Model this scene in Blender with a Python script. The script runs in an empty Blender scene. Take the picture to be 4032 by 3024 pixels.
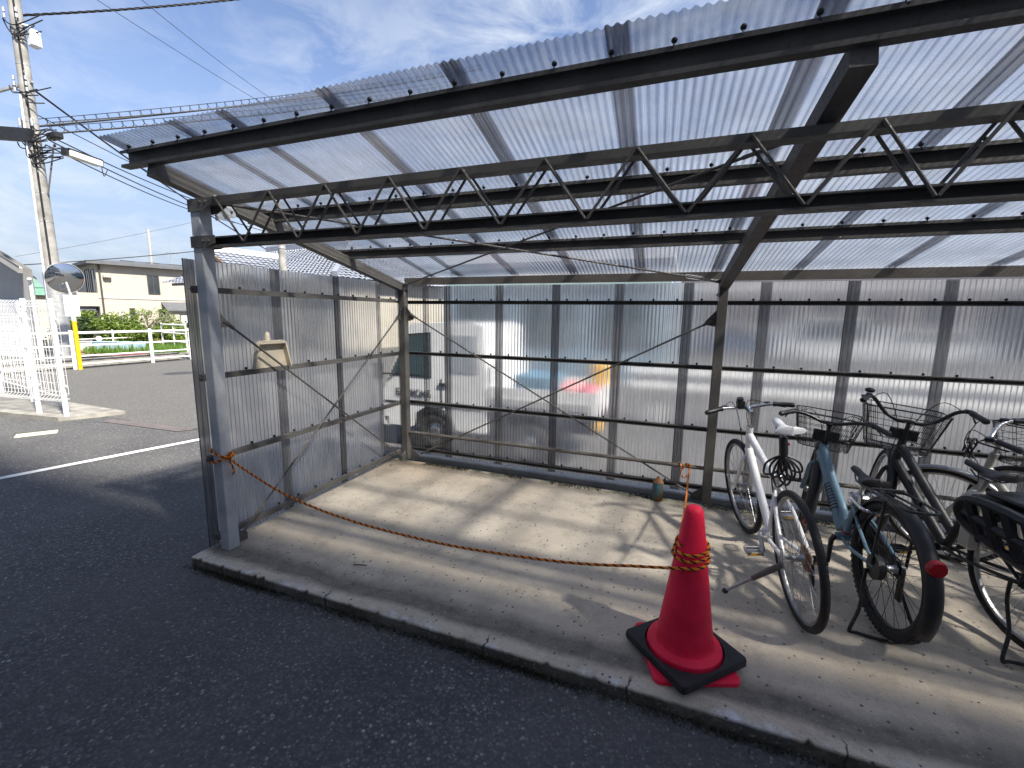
import bpy, math, random
from mathutils import Vector, Matrix, Quaternion
R_ = math.radians
random.seed(7)
scene = bpy.context.scene
COL = scene.collection

# ------------------------------------------------------------------ camera, sky, sun, exposure
CAM = Vector((2.7659, -1.9273, 1.6))
YAW, PITCH, ROLL, FPX = 0.3639, 0.1533, 0.0132, 1741.65      # solved from the shelter's own lines
_fw = Vector((-math.sin(YAW)*math.cos(PITCH), math.cos(YAW)*math.cos(PITCH), -math.sin(PITCH)))
_r0 = Vector((math.cos(YAW), math.sin(YAW), 0))
_u0 = _r0.cross(_fw)
_rt = _r0*math.cos(ROLL) + _u0*math.sin(ROLL)
_up = -_r0*math.sin(ROLL) + _u0*math.cos(ROLL)
cd = bpy.data.cameras.new('camera')
cam = bpy.data.objects.new('camera', cd); COL.objects.link(cam)
m3 = Matrix((_rt, _up, -_fw)).transposed()
cam.matrix_world = Matrix.Translation(CAM) @ m3.to_4x4()
cd.sensor_fit = 'HORIZONTAL'; cd.sensor_width = 36.0; cd.lens = FPX/4032*36.0
cd.clip_start = 0.05; cd.clip_end = 3000
scene.camera = cam

SUN = Vector((0.836, -0.31, 1.0)).normalized()              # towards the sun
w = bpy.data.worlds.new('World'); scene.world = w; w.use_nodes = True
nt = w.node_tree; nt.nodes.clear()
def wn(t): return nt.nodes.new(t)
sky = wn('ShaderNodeTexSky'); sky.sky_type = 'NISHITA'; sky.sun_disc = False
sky.sun_elevation = math.asin(SUN.z); sky.sun_rotation = math.atan2(SUN.x, SUN.y)
sky.air_density = 0.9; sky.dust_density = 0.35; sky.ozone_density = 3.2; sky.altitude = 50
tc = wn('ShaderNodeTexCoord'); mp = wn('ShaderNodeMapping'); mp.inputs['Scale'].default_value = (1.0, 1.5, 3.2)
mp.inputs['Rotation'].default_value = (0, 0, 0.5)
nz = wn('ShaderNodeTexNoise'); nz.inputs['Scale'].default_value = 4.6; nz.inputs['Detail'].default_value = 9; nz.inputs['Roughness'].default_value = .62
nz.inputs['Distortion'].default_value = .5
nz2 = wn('ShaderNodeTexNoise'); nz2.inputs['Scale'].default_value = 1.3; nz2.inputs['Detail'].default_value = 3
cr = wn('ShaderNodeValToRGB'); cr.color_ramp.elements[0].position = .43; cr.color_ramp.elements[1].position = .66
cr2 = wn('ShaderNodeValToRGB'); cr2.color_ramp.elements[0].position = .34; cr2.color_ramp.elements[1].position = .54
mu = wn('ShaderNodeMath'); mu.operation = 'MULTIPLY'
mu2 = wn('ShaderNodeMath'); mu2.operation = 'MULTIPLY'; mu2.inputs[1].default_value = .7
mx = wn('ShaderNodeMixRGB'); mx.inputs['Color2'].default_value = (3.3, 4.1, 4.7, 1)
bg = wn('ShaderNodeBackground'); bg.inputs['Strength'].default_value = 0.092
wo = wn('ShaderNodeOutputWorld')
L = nt.links.new
L(tc.outputs['Generated'], mp.inputs['Vector']); L(mp.outputs['Vector'], nz.inputs['Vector']); L(tc.outputs['Generated'], nz2.inputs['Vector'])
L(nz.outputs['Fac'], cr.inputs['Fac']); L(nz2.outputs['Fac'], cr2.inputs['Fac'])
L(cr.outputs['Color'], mu.inputs[0]); L(cr2.outputs['Color'], mu.inputs[1]); L(mu.outputs[0], mu2.inputs[0])
L(mu2.outputs[0], mx.inputs['Fac']); sz = wn('ShaderNodeSeparateXYZ'); L(tc.outputs['Generated'], sz.inputs[0])
hz = wn('ShaderNodeMapRange'); hz.inputs['From Min'].default_value = 0.0; hz.inputs['From Max'].default_value = 0.45; hz.inputs['To Min'].default_value = 0.9; hz.inputs['To Max'].default_value = 0.0; hz.interpolation_type = 'SMOOTHSTEP'; L(sz.outputs['Z'], hz.inputs['Value'])
hm = wn('ShaderNodeMixRGB'); hm.inputs['Color2'].default_value = (1.5, 2.08, 2.75, 1); L(hz.outputs[0], hm.inputs['Fac']); L(sky.outputs['Color'], hm.inputs['Color1']); L(hm.outputs['Color'], mx.inputs['Color1']); tn = wn('ShaderNodeMixRGB'); tn.blend_type = 'MULTIPLY'; tn.inputs['Fac'].default_value = 1; tn.inputs['Color2'].default_value = (1.14, 0.99, 0.95, 1); L(mx.outputs['Color'], tn.inputs['Color1']); L(tn.outputs['Color'], bg.inputs['Color'])
L(bg.outputs['Background'], wo.inputs['Surface'])

sd = bpy.data.lights.new('sun', 'SUN'); sd.energy = 4.6; sd.angle = R_(3.2); sd.color = (1.0, 0.935, 0.82)
so = bpy.data.objects.new('sun', sd); COL.objects.link(so)
so.rotation_euler = SUN.to_track_quat('Z', 'Y').to_euler(); so.location = (30, -12, 40)

scene.render.engine = 'CYCLES'
scene.view_settings.view_transform = 'Standard'; scene.view_settings.look = 'None'
scene.view_settings.exposure = 1.42; scene.view_settings.gamma = 1.0; scene.view_settings.use_curve_mapping = False
cy = scene.cycles
cy.use_denoising = True
try: cy.denoiser = 'OPENIMAGEDENOISE'
except Exception: pass
cy.max_bounces = 10; cy.diffuse_bounces = 4; cy.glossy_bounces = 4; cy.transmission_bounces = 8; cy.transparent_max_bounces = 24
cy.sample_clamp_indirect = 6.0; cy.blur_glossy = 0.5

# ------------------------------------------------------------------ helpers
def ray(px, py): return _rt*((px-2016)/FPX) - _up*((py-1512)/FPX) + _fw
def P(px, py, d): return CAM + ray(px, py)*d               # a point seen at (px,py), d metres in front of the camera
def onz(px, py, z): d = ray(px, py); return CAM + d*((z-CAM.z)/d.z)
def ony(px, py, y): d = ray(px, py); return CAM + d*((y-CAM.y)/d.y)
def onx(px, py, x): d = ray(px, py); return CAM + d*((x-CAM.x)/d.x)

class MB:
    def __init__(s): s.v = []; s.f = []; s.uv = None
    def add(s, vs, fs):
        o = len(s.v); s.v.extend([tuple(v) for v in vs]); s.f.extend([tuple(i+o for i in f) for f in fs]); return s
    def box(s, a, b):
        x0, y0, z0 = a; x1, y1, z1 = b
        return s.add([(x0,y0,z0),(x1,y0,z0),(x1,y1,z0),(x0,y1,z0),(x0,y0,z1),(x1,y0,z1),(x1,y1,z1),(x0,y1,z1)],
                     [(0,3,2,1),(4,5,6,7),(0,1,5,4),(1,2,6,5),(2,3,7,6),(3,0,4,7)])
    def bbox(s, a, b, r):                                   # box with chamfered edges
        x0,y0,z0 = a; x1,y1,z1 = b; vs=[]; idx={}
        for i,(X,sx) in enumerate(((x0,1),(x1,-1))):
            for j,(Y,sy) in enumerate(((y0,1),(y1,-1))):
                for k,(Z,sz) in enumerate(((z0,1),(z1,-1))):
                    for ax in range(3):
                        p=[X+sx*r,Y+sy*r,Z+sz*r]; p[ax]=(X,Y,Z)[ax]; idx[(i,j,k,ax)]=len(vs); vs.append(p)
        fs=[]
        for ax in range(3):
            for e in (0,1):
                q=[]
                for (a_,b_) in ((0,0),(1,0),(1,1),(0,1)):
                    t=[0,0,0]; t[ax]=e; t[(ax+1)%3]=a_; t[(ax+2)%3]=b_; q.append(idx[(*t,ax)])
                fs.append(q if e else q[::-1])
        for ax in range(3):
            b1,b2=(ax+1)%3,(ax+2)%3
            for p in (0,1):
                for q in (0,1):
                    t0=[0,0,0]; t0[b1]=p; t0[b2]=q; t1=t0[:]; t1[ax]=1
                    f=[idx[(*t0,b1)],idx[(*t1,b1)],idx[(*t1,b2)],idx[(*t0,b2)]]
                    fs.append(f if p==q else f[::-1])
        for i in (0,1):
            for j in (0,1):
                for k in (0,1):
                    f=[idx[(i,j,k,0)],idx[(i,j,k,1)],idx[(i,j,k,2)]]; fs.append(f if (i+j+k)%2==1 else f[::-1])
        return s.add(vs,fs)
    def bar(s, p, q, w, h, up=(0,0,1)):                     # rectangular bar from p to q; w sideways, h along up
        p=Vector(p); q=Vector(q); d=(q-p).normalized(); u=Vector(up); sx=d.cross(u)
        if sx.length<1e-5: sx=d.cross(Vector((1,0,0)))
        sx.normalize(); u=sx.cross(d).normalized(); vs=[]
        for e in (p,q):
            for a,b in ((-1,-1),(1,-1),(1,1),(-1,1)): vs.append(e+sx*(a*w/2)+u*(b*h/2))
        return s.add(vs,[(0,1,2,3),(7,6,5,4),(0,4,5,1),(1,5,6,2),(2,6,7,3),(3,7,4,0)])
    def sweep(s, prof, p, q, up=(0,0,1), closed=False):      # 2-D profile (side,up) from p to q
        p=Vector(p); q=Vector(q); d=(q-p).normalized(); sx=d.cross(Vector(up)).normalized(); u=sx.cross(d).normalized()
        n=len(prof); vs=[e+sx*a+u*b for e in (p,q) for a,b in prof]
        fs=[(i,(i+1)%n,n+(i+1)%n,n+i) for i in range(n if closed else n-1)]
        return s.add(vs,fs)
    def channel(s, p, q, w, h, lip, t, up=(0,0,1), flip=1):  # lipped C channel as closed thin section, web on the -side
        o=[(-w/2,-h/2),(w/2,-h/2),(w/2,-h/2+lip),(w/2-t,-h/2+lip),(w/2-t,-h/2+t),(-w/2+t,-h/2+t),(-w/2+t,h/2-t),(w/2-t,h/2-t),(w/2-t,h/2-lip),(w/2,h/2-lip),(w/2,h/2),(-w/2,h/2)]
        o=[(a*flip,b) for a,b in o]
        if flip<0: o=o[::-1]
        s.sweep(o,p,q,up,True)
        n=len(o); b=len(s.v)-2*n
        s.f.append(tuple(b+i for i in range(n))[::-1]); s.f.append(tuple(b+n+i for i in range(n)))
        return s
    def tube(s, pts, r, n=8, closed=False, cap=True):
        pts=[Vector(p) for p in pts]; m=len(pts); rr=r if isinstance(r,(list,tuple)) else [r]*m
        tang=[]
        for i in range(m):
            a=pts[(i-1)%m] if (closed or i>0) else pts[i]; b=pts[(i+1)%m] if (closed or i<m-1) else pts[i]
            t=b-a; tang.append(t.normalized() if t.length>1e-9 else Vector((0,0,1)))
        ref=Vector((0,0,1)) if abs(tang[0].z)<.9 else Vector((1,0,0))
        nrm=tang[0].cross(ref).normalized(); vs=[]; prev=tang[0]
        for i in range(m):
            if i>0:
                q=prev.rotation_difference(tang[i]); nrm=(q@nrm); nrm=(nrm-tang[i]*nrm.dot(tang[i])).normalized(); prev=tang[i]
            bn=tang[i].cross(nrm)
            for k in range(n):
                a=2*math.pi*k/n; vs.append(pts[i]+(nrm*math.cos(a)+bn*math.sin(a))*rr[i])
        fs=[]
        for i in range(m if closed else m-1):
            j=(i+1)%m
            for k in range(n): fs.append((i*n+k,i*n+(k+1)%n,j*n+(k+1)%n,j*n+k))
        if cap and not closed:
            fs.append(tuple(range(n))[::-1]); fs.append(tuple((m-1)*n+k for k in range(n)))
        return s.add(vs,fs)
    def lathe(s, prof, n=24, M=None):                        # (r,z) profile round z
        vs=[]; 
        for r,z in prof:
            for k in range(n):
                a=2*math.pi*k/n; v=Vector((r*math.cos(a),r*math.sin(a),z)); vs.append(M@v if M else v)
        fs=[]
        for i in range(len(prof)-1):
            for k in range(n): fs.append((i*n+k,i*n+(k+1)%n,(i+1)*n+(k+1)%n,(i+1)*n+k))
        return s.add(vs,fs)
    def torus(s, c, R, r, axis=(0,1,0), n=40, m=8, flat=1.0):
        ax=Vector(axis).normalized(); a=ax.cross(Vector((0,0,1)) if abs(ax.z)<.9 else Vector((1,0,0))).normalized(); b=ax.cross(a); c=Vector(c); vs=[]; fs=[]
        for i in range(n):
            t=2*math.pi*i/n; d=a*math.cos(t)+b*math.sin(t)
            for k in range(m):
                u=2*math.pi*k/m; vs.append(c+d*(R+r*math.cos(u))+ax*(r*flat*math.sin(u)))
        for i in range(n):
            for k in range(m): fs.append((i*m+k,i*m+(k+1)%m,((i+1)%n)*m+(k+1)%m,((i+1)%n)*m+k))
        return s.add(vs,fs)
    def prism(s, poly, z0, z1, M=None):                      # polygon in xy, extruded in z
        n=len(poly); vs=[Vector((x,y,z)) for z in (z0,z1) for x,y in poly]
        if M: vs=[M@v for v in vs]
        return s.add(vs,[tuple(range(n))[::-1],tuple(range(n,2*n))]+[(i,(i+1)%n,n+(i+1)%n,n+i) for i in range(n)])
    def ball(s, c, r, n=12, m=8, sc=(1,1,1)):
        c=Vector(c); vs=[]; fs=[]
        for i in range(m+1):
            t=math.pi*i/m
            for k in range(n):
                a=2*math.pi*k/n; vs.append(c+Vector((r*sc[0]*math.sin(t)*math.cos(a),r*sc[1]*math.sin(t)*math.sin(a),r*sc[2]*math.cos(t))))
        for i in range(m):
            for k in range(n): fs.append((i*n+k,(i+1)*n+k,(i+1)*n+(k+1)%n,i*n+(k+1)%n))
        return s.add(vs,fs)
    def xf(s, M): s.v=[tuple(M@Vector(v)) for v in s.v]; return s
    def mesh(s, name, mat, smooth=True, ang=40):
        me=bpy.data.meshes.new(name); me.from_pydata(s.v,[],s.f); me.validate(); me.update()
        if mat: me.materials.append(mat)
        if smooth:
            for p in me.polygons: p.use_smooth=True
            try: me.set_sharp_from_angle(angle=R_(ang))
            except Exception: pass
        return me
    def build(s, name, mat, parent=None, smooth=True, ang=40):
        o=bpy.data.objects.new(name, s.mesh(name,mat,smooth,ang)); COL.objects.link(o)
        if parent is not None: o.parent=parent
        return o
def tag(o, label=None, cat=None, group=None, kind=None):
    if label: o['label']=label
    if cat: o['category']=cat
    if group: o['group']=group
    if kind: o['kind']=kind
    return o
def thing(name, label, cat, loc=(0,0,0), rot=(0,0,0), group=None):
    o=bpy.data.objects.new(name,None); COL.objects.link(o); o.location=loc; o.rotation_euler=rot; o.empty_display_size=.1
    return tag(o,label,cat,group)
def place(name, me, parent, loc, rot=(0,0,0), sc=None):
    o=bpy.data.objects.new(name,me); COL.objects.link(o); o.parent=parent; o.location=loc; o.rotation_euler=rot
    if sc: o.scale=sc
    return o
def lerp(a,b,t): return Vector(a)*(1-t)+Vector(b)*t
def bez(p, n=10):                                            # Catmull-Rom through p
    p=[Vector(q) for q in p]; out=[]
    for i in range(len(p)-1):
        a=p[max(i-1,0)]; b=p[i]; c=p[i+1]; d=p[min(i+2,len(p)-1)]
        for k in range(n):
            t=k/n; out.append(.5*((2*b)+(c-a)*t+(2*a-5*b+4*c-d)*t*t+(3*b-a-3*c+d)*t**3))
    out.append(p[-1]); return out

# ------------------------------------------------------------------ materials
MATS={}
class NT:
    def __init__(s, name):
        s.m=bpy.data.materials.new(name); s.m.use_nodes=True; s.t=s.m.node_tree; s.t.nodes.clear()
        s.out=s.n('ShaderNodeOutputMaterial'); MATS[name]=s.m
    def n(s, t, **kw):
        x=s.t.nodes.new(t)
        for k,v in kw.items():
            if hasattr(x,k) and k not in x.inputs: setattr(x,k,v)
            else: x.inputs[k].default_value=v
        return x
    def l(s,a,b): s.t.links.new(a,b)
    def obj(s): return s.n('ShaderNodeTexCoord').outputs['Object']
    def geo(s): return s.n('ShaderNodeNewGeometry').outputs['Position']
    def noise(s, scale, detail=4, vec=None, rough=.55):
        x=s.n('ShaderNodeTexNoise'); x.inputs['Scale'].default_value=scale; x.inputs['Detail'].default_value=detail; x.inputs['Roughness'].default_value=rough
        s.l(vec if vec is not None else s.geo(), x.inputs['Vector']); return x.outputs['Fac']
    def ramp(s, fac, stops):
        x=s.n('ShaderNodeValToRGB'); e=x.color_ramp.elements
        while len(e)<len(stops): e.new(.5)
        for i,(p,c) in enumerate(stops): e[i].position=p; e[i].color=(*c,1) if len(c)==3 else c
        s.l(fac,x.inputs['Fac']); return x.outputs['Color']
    def fr(s, fac, a, b, lo=0, hi=1):
        x=s.n('ShaderNodeMapRange'); x.inputs['From Min'].default_value=a; x.inputs['From Max'].default_value=b; x.inputs['To Min'].default_value=lo; x.inputs['To Max'].default_value=hi; x.clamp=True
        s.l(fac,x.inputs['Value']); return x.outputs['Result']
    def mix(s, fac, a, b, blend='MIX'):
        x=s.n('ShaderNodeMixRGB'); x.blend_type=blend
        for i,v in ((0,fac),(1,a),(2,b)):
            if isinstance(v,(int,float)): x.inputs[i].default_value=v
            elif isinstance(v,(tuple,list)): x.inputs[i].default_value=(*v,1)
            else: s.l(v,x.inputs[i])
        return x.outputs['Color']
    def math(s, op, a, b=0.0):
        x=s.n('ShaderNodeMath'); x.operation=op
        for i,v in ((0,a),(1,b)):
            if isinstance(v,(int,float)): x.inputs[i].default_value=v
            else: s.l(v,x.inputs[i])
        return x.outputs[0]
    def bump(s, h, strength=.3, dist=.01):
        x=s.n('ShaderNodeBump'); x.inputs['Strength'].default_value=strength; x.inputs['Distance'].default_value=dist; s.l(h,x.inputs['Height']); return x.outputs['Normal']
    def bsdf(s, col, rough=.6, metal=0.0, normal=None, spec=None, **kw):
        b=s.n('ShaderNodeBsdfPrincipled')
        for k,v in (('Base Color',col),('Roughness',rough),('Metallic',metal)):
            if isinstance(v,(int,float)): b.inputs[k].default_value=v
            elif isinstance(v,(tuple,list)): b.inputs[k].default_value=(*v,1)
            else: s.l(v,b.inputs[k])
        if spec is not None: b.inputs['Specular IOR Level'].default_value=spec
        for k,v in kw.items(): b.inputs[k].default_value=v
        if normal is not None: s.l(normal,b.inputs['Normal'])
        s.l(b.outputs[0],s.out.inputs['Surface']); return s.m
def plain(name, col, rough=.5, metal=0.0, var=.25, scale=6.0, bump=0.0, spec=None):
    k=NT(name); v=k.obj(); f=k.noise(scale,5,v)
    lo=tuple(c*(1-var) for c in col); hi=tuple(min(1,c*(1+var)) for c in col)
    c=k.ramp(f,[(.3,lo),(.7,hi)])
    f2=k.noise(scale*9,3,v)
    r=k.fr(f2,.3,.7,max(0,rough-.08),min(1,rough+.1))
    return k.bsdf(c,r,metal,k.bump(f2,bump,.003) if bump else None,spec)

def steel(name, base, rust=.35):
    k=NT(name); v=k.geo()
    n1=k.noise(5,6,v); n2=k.noise(45,5,v,.7); n3=k.noise(260,2,v)
    lo=tuple(c*.7 for c in base); hi=tuple(c*1.25 for c in base)
    c=k.ramp(n1,[(.3,lo),(.72,hi)])
    rf=k.math('MULTIPLY',k.fr(n2,.55,.72),k.fr(n1,.45,.6,rust*.4,rust*1.6))
    c=k.mix(rf,c,(.075,.048,.032))
    c=k.mix(k.fr(n3,.62,.75,0,.5),c,(.03,.028,.026))
    return k.bsdf(c,k.fr(n2,.3,.7,.42,.75),0.0,k.bump(n2,.25,.002),.4)
M_steel=steel('painted_steel',(.108,.102,.094),.6)
M_steel2=steel('galvanised_steel',(.44,.46,.49),.12)
M_pipe=steel('rusty_pipe',(.13,.115,.10),.9)

def sheet_mat(name, transp, refr, haze, tint, hazecol, dirt=.8, ior=1.045, rough=.12, g=(.10,.72,.22), lapcol=(.055,.056,.066), grime=.25):
    k=NT(name)
    uv=k.n('ShaderNodeUVMap'); sep=k.n('ShaderNodeSeparateXYZ'); k.l(uv.outputs[0],sep.inputs[0])
    u=sep.outputs['X']; v3=k.geo()
    n1=k.noise(3.0,5,v3); 
    mpn=k.n('ShaderNodeMapping'); mpn.inputs['Scale'].default_value=(60,2.0,1); k.l(uv.outputs[0],mpn.inputs[0])
    n2=k.noise(1.0,6,mpn.outputs[0],.65)                                   # streaks along the sheet
    lw=k.n('ShaderNodeLayerWeight'); lw.inputs['Blend'].default_value=.5
    graz=k.fr(lw.outputs['Facing'],g[0],g[1],0,1)
    # colour of what passes through: absorption grows at grazing angles through the plastic
    t=k.mix(graz,tint,tuple(c*g[2] for c in tint))
    t=k.mix(k.fr(n2,.45,.75,0,.35),t,tuple(c*.6 for c in tint))
    nb=k.noise(4.5,5,v3,.6); t=k.mix(k.fr(nb,.42,.66,0,grime),t,tuple(c*.30 for c in tint))                 # patchy dust film, added to dapple the sunlight and break up frame shadows
    # grime caught in the lap: first 8 cm of every sheet lies under its neighbour
    lap=k.fr(u,.075,.085,1,0); edge=k.fr(u,.006,.016,1,0)
    dm=k.math('MULTIPLY',lap,k.fr(n2,.25,.6,dirt*.75,dirt))
    dm=k.math('MAXIMUM',dm,k.math('MULTIPLY',edge,.92))
    t=k.mix(dm,t,lapcol)
    tr=k.n('ShaderNodeBsdfTransparent'); k.l(t,tr.inputs['Color'])
    rf=k.n('ShaderNodeBsdfRefraction'); rf.inputs['IOR'].default_value=ior; rf.inputs['Roughness'].default_value=rough; k.l(t,rf.inputs['Color'])
    m1=k.n('ShaderNodeMixShader'); m1.inputs[0].default_value=refr/(refr+transp); k.l(tr.outputs[0],m1.inputs[1]); k.l(rf.outputs[0],m1.inputs[2])
    tl=k.n('ShaderNodeBsdfTranslucent'); df=k.n('ShaderNodeBsdfDiffuse')
    hc=k.mix(dm,k.mix(k.fr(n2,.35,.7),hazecol,tuple(c*.7 for c in hazecol)),(.03,.03,.035))
    k.l(hc,tl.inputs['Color']); k.l(hc,df.inputs['Color'])
    m2=k.n('ShaderNodeMixShader'); m2.inputs[0].default_value=.3; k.l(tl.outputs[0],m2.inputs[1]); k.l(df.outputs[0],m2.inputs[2])
    m3_=k.n('ShaderNodeMixShader'); k.l(k.fr(n1,.3,.7,haze*.75,haze*1.25),m3_.inputs[0]); k.l(m1.outputs[0],m3_.inputs[1]); k.l(m2.outputs[0],m3_.inputs[2])
    gl=k.n('ShaderNodeBsdfGlossy'); gl.inputs['Roughness'].default_value=.22; gl.inputs['Color'].default_value=(.75,.77,.8,1)
    m4=k.n('ShaderNodeMixShader'); k.l(k.fr(lw.outputs['Fresnel'],0,1,.02,.5),m4.inputs[0]); k.l(m3_.outputs[0],m4.inputs[1]); k.l(gl.outputs[0],m4.inputs[2])
    k.l(m4.outputs[0],k.out.inputs['Surface']); return k.m
M_roof=sheet_mat('roof_polycarbonate',.72,.12,.30,(.93,.955,1.0),(.70,.79,1.0),.8,1.06,.5,(.50,.88,.18),(.24,.25,.29),.45)
M_wall=sheet_mat('wall_polycarbonate',.05,.70,.38,(1.0,1.0,1.0),(.82,.81,.81),.8,1.062,.5,(.08,.66,.16))
M_clear=sheet_mat('clear_polycarbonate',.25,.6,.07,(.92,.93,.94),(.7,.7,.7),.5,1.03,.05)

k=NT('asphalt'); v=k.geo()
vo=k.n('ShaderNodeTexVoronoi'); vo.inputs['Scale'].default_value=72; k.l(v,vo.inputs['Vector'])
sepc=k.n('ShaderNodeSeparateColor'); k.l(vo.outputs['Color'],sepc.inputs[0])
n1=k.noise(1.2,5,v); n2=k.noise(14,4,v); n3=k.noise(190,2,v)
c=k.ramp(sepc.outputs[0],[(0,(.055,.056,.060)),(.55,(.098,.099,.104)),(.86,(.145,.145,.147)),(.965,(.22,.218,.212)),(1,(.42,.41,.40))])
c=k.mix(k.fr(vo.outputs['Distance'],.38,.62,0,.75),c,(.042,.042,.046))
c=k.mix(k.fr(n1,.35,.7,0,.5),c,(.125,.123,.12)); c=k.mix(k.fr(k.noise(.45,4,v),.48,.66,0,.45),c,(.062,.062,.066)); c=k.mix(k.fr(n2,.5,.8,0,.3),c,(.15,.146,.14))
h=k.math('SUBTRACT',k.math('MULTIPLY',sepc.outputs[0],.5),k.math('MULTIPLY',vo.outputs['Distance'],1.0))
k.bsdf(c,k.fr(n3,.3,.7,.72,.95),0,k.bump(h,.75,.006),.35); M_asph=MATS['asphalt']

k=NT('road_asphalt'); v=k.geo()
vo=k.n('ShaderNodeTexVoronoi'); vo.inputs['Scale'].default_value=80; k.l(v,vo.inputs['Vector'])
sepc=k.n('ShaderNodeSeparateColor'); k.l(vo.outputs['Color'],sepc.inputs[0])
n1=k.noise(.8,6,v); n2=k.noise(9,4,v)
c=k.ramp(sepc.outputs[0],[(0,(.078,.077,.075)),(.75,(.112,.110,.107)),(1,(.21,.205,.198))])
c=k.mix(k.fr(n1,.35,.7,0,.5),c,(.10,.098,.095)); c=k.mix(k.fr(n2,.55,.8,0,.3),c,(.145,.14,.132))
k.bsdf(c,.9,0,k.bump(sepc.outputs[0],.5,.004),.3); M_road=MATS['road_asphalt']

k=NT('slab_concrete'); v=k.geo(); sp=k.n('ShaderNodeSeparateXYZ'); k.l(v,sp.inputs[0])
n1=k.noise(1.6,6,v,.6); n2=k.noise(11,5,v,.65); n3=k.noise(55,5,v,.75); n4=k.noise(.7,3,v)
c=k.ramp(n1,[(.28,(.42,.36,.285)),(.5,(.54,.47,.375)),(.75,(.64,.565,.46))])
c=k.mix(k.fr(n2,.35,.75,0,.5),c,(.41,.365,.305))
wob=k.math('ADD',sp.outputs['Y'],k.math('MULTIPLY',k.math('SUBTRACT',n1,.5),.16))
rusty=k.math('MULTIPLY',k.fr(wob,1.35,2.1,0,1),k.math('MULTIPLY',k.fr(sp.outputs['X'],-.2,2.2,1,0),k.fr(n4,.35,.65,.3,1)))
c=k.mix(k.math('MULTIPLY',rusty,.75),c,(.47,.31,.16))                                  # rusty runoff by the corner post
drip=k.math('MULTIPLY',k.fr(wob,-.075,-.03,0,1),k.fr(wob,.035,.14,1,0))                # dark drip line under the eave
c=k.mix(k.math('MULTIPLY',drip,k.fr(n2,.2,.7,.6,.92)),c,(.085,.083,.077))
eff=k.math('MULTIPLY',k.fr(wob,-.085,-.125,0,1),k.fr(k.noise(4.2,6,v,.7),.50,.60,0,1))   # lime bloom on the front edge
c=k.mix(k.math('MULTIPLY',eff,k.fr(n2,.3,.6,.25,.9)),c,(.70,.71,.73))
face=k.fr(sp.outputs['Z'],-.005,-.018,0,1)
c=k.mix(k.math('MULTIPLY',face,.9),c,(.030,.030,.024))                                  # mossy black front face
moss=k.math('MULTIPLY',k.fr(wob,1.93,2.06,0,1),k.fr(k.noise(6,5,v),.38,.6))
c=k.mix(moss,c,(.060,.065,.030)); c=k.mix(k.math('MULTIPLY',k.fr(wob,1.9,2.06),k.fr(k.noise(9,3,v),.60,.68)),c,(.17,.21,.06))
vp=k.n('ShaderNodeTexVoronoi'); vp.inputs['Scale'].default_value=26; vp.inputs['Randomness'].default_value=1; k.l(v,vp.inputs['Vector'])
sc_=k.n('ShaderNodeSeparateColor'); k.l(vp.outputs['Color'],sc_.inputs[0])
pit=k.math('MULTIPLY',k.fr(vp.outputs['Distance'],.13,.21,1,0),k.fr(sc_.outputs[0],.55,.6))
c=k.mix(k.math('MULTIPLY',pit,.85),c,(.045,.043,.04))
c=k.mix(k.fr(n3,.56,.70,0,.5),c,(.20,.19,.17)); c=k.mix(k.fr(n3,.44,.30,0,.5),c,(.58,.55,.50))
c=k.mix(k.fr(k.noise(4.5,6,v,.7),.50,.70,0,.6),c,(.25,.225,.19)); c=k.mix(k.fr(k.noise(130,2,v),.60,.72,0,.6),c,(.15,.14,.125))
for x0 in (.93,1.93,2.62,3.42,4.6):
    dx=k.math('ABSOLUTE',k.math('SUBTRACT',k.math('ADD',sp.outputs['X'],k.math('MULTIPLY',k.math('SUBTRACT',n2,.5),.09)),x0+.03))
    ck=k.math('MULTIPLY',k.fr(dx,.0025,.006,1,0),k.fr(sp.outputs['Y'],-.10,-.06,1,0)); c=k.mix(k.math('MULTIPLY',ck,.9),c,(.03,.029,.026))
k.bsdf(c,.88,0,k.bump(k.math('SUBTRACT',n3,pit),.6,.005),.3); M_slab=MATS['slab_concrete']

M_conc=plain('grey_concrete',(.30,.295,.28),.9,0,.25,3,.3)
M_kerb=plain('kerb_concrete',(.24,.23,.21),.9,0,.35,5,.4)
M_white=plain('white_paint',(.78,.79,.80),.45,0,.06,5)
M_line=plain('road_line_white',(.72,.72,.71),.8,0,.12,14,.3)
M_wire=plain('white_coated_wire',(.66,.67,.68),.4,0,.05,5)
M_red=plain('cone_red_plastic',(.93,.018,.065),.55,0,.25,6,.10,.3)
M_rubber=plain('black_rubber',(.016,.017,.019),.6,0,.35,7,.2)
M_blackp=plain('black_plastic',(.014,.014,.016),.42,0,.3,9)
M_blackm=plain('black_painted_metal',(.012,.012,.013),.3,0,.3,9)
M_chrome=plain('bright_alloy',(.62,.62,.63),.22,1.0,.15,12)
M_alloy=plain('dull_alloy',(.42,.42,.43),.42,1.0,.2,12)
M_wbike=plain('white_bike_paint',(.78,.78,.78),.28,0,.06,6)
M_blue=plain('dusty_blue_paint',(.13,.215,.28),.38,0,.12,8)
M_bblack=plain('matt_black_bike_paint',(.018,.018,.019),.45,0,.25,8)
M_cream=plain('cream_bike_paint',(.48,.46,.40),.35,0,.12,8)
M_saddlew=plain('white_saddle_vinyl',(.75,.75,.76),.5,0,.08,6)
M_tyre=plain('tyre_rubber',(.017,.017,.018),.75,0,.4,12,.3)
M_refl=plain('red_reflector',(.30,.008,.014),.15,0,.2,30)
M_orange=plain('rope_orange',(.85,.24,.02),.8,0,.25,80,.3)
M_ropeblk=plain('rope_black',(.014,.013,.013),.85,0,.3,80,.3)
k=NT('rusty_can_paint'); v=k.obj(); n1=k.noise(9,6,v,.65)
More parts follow.
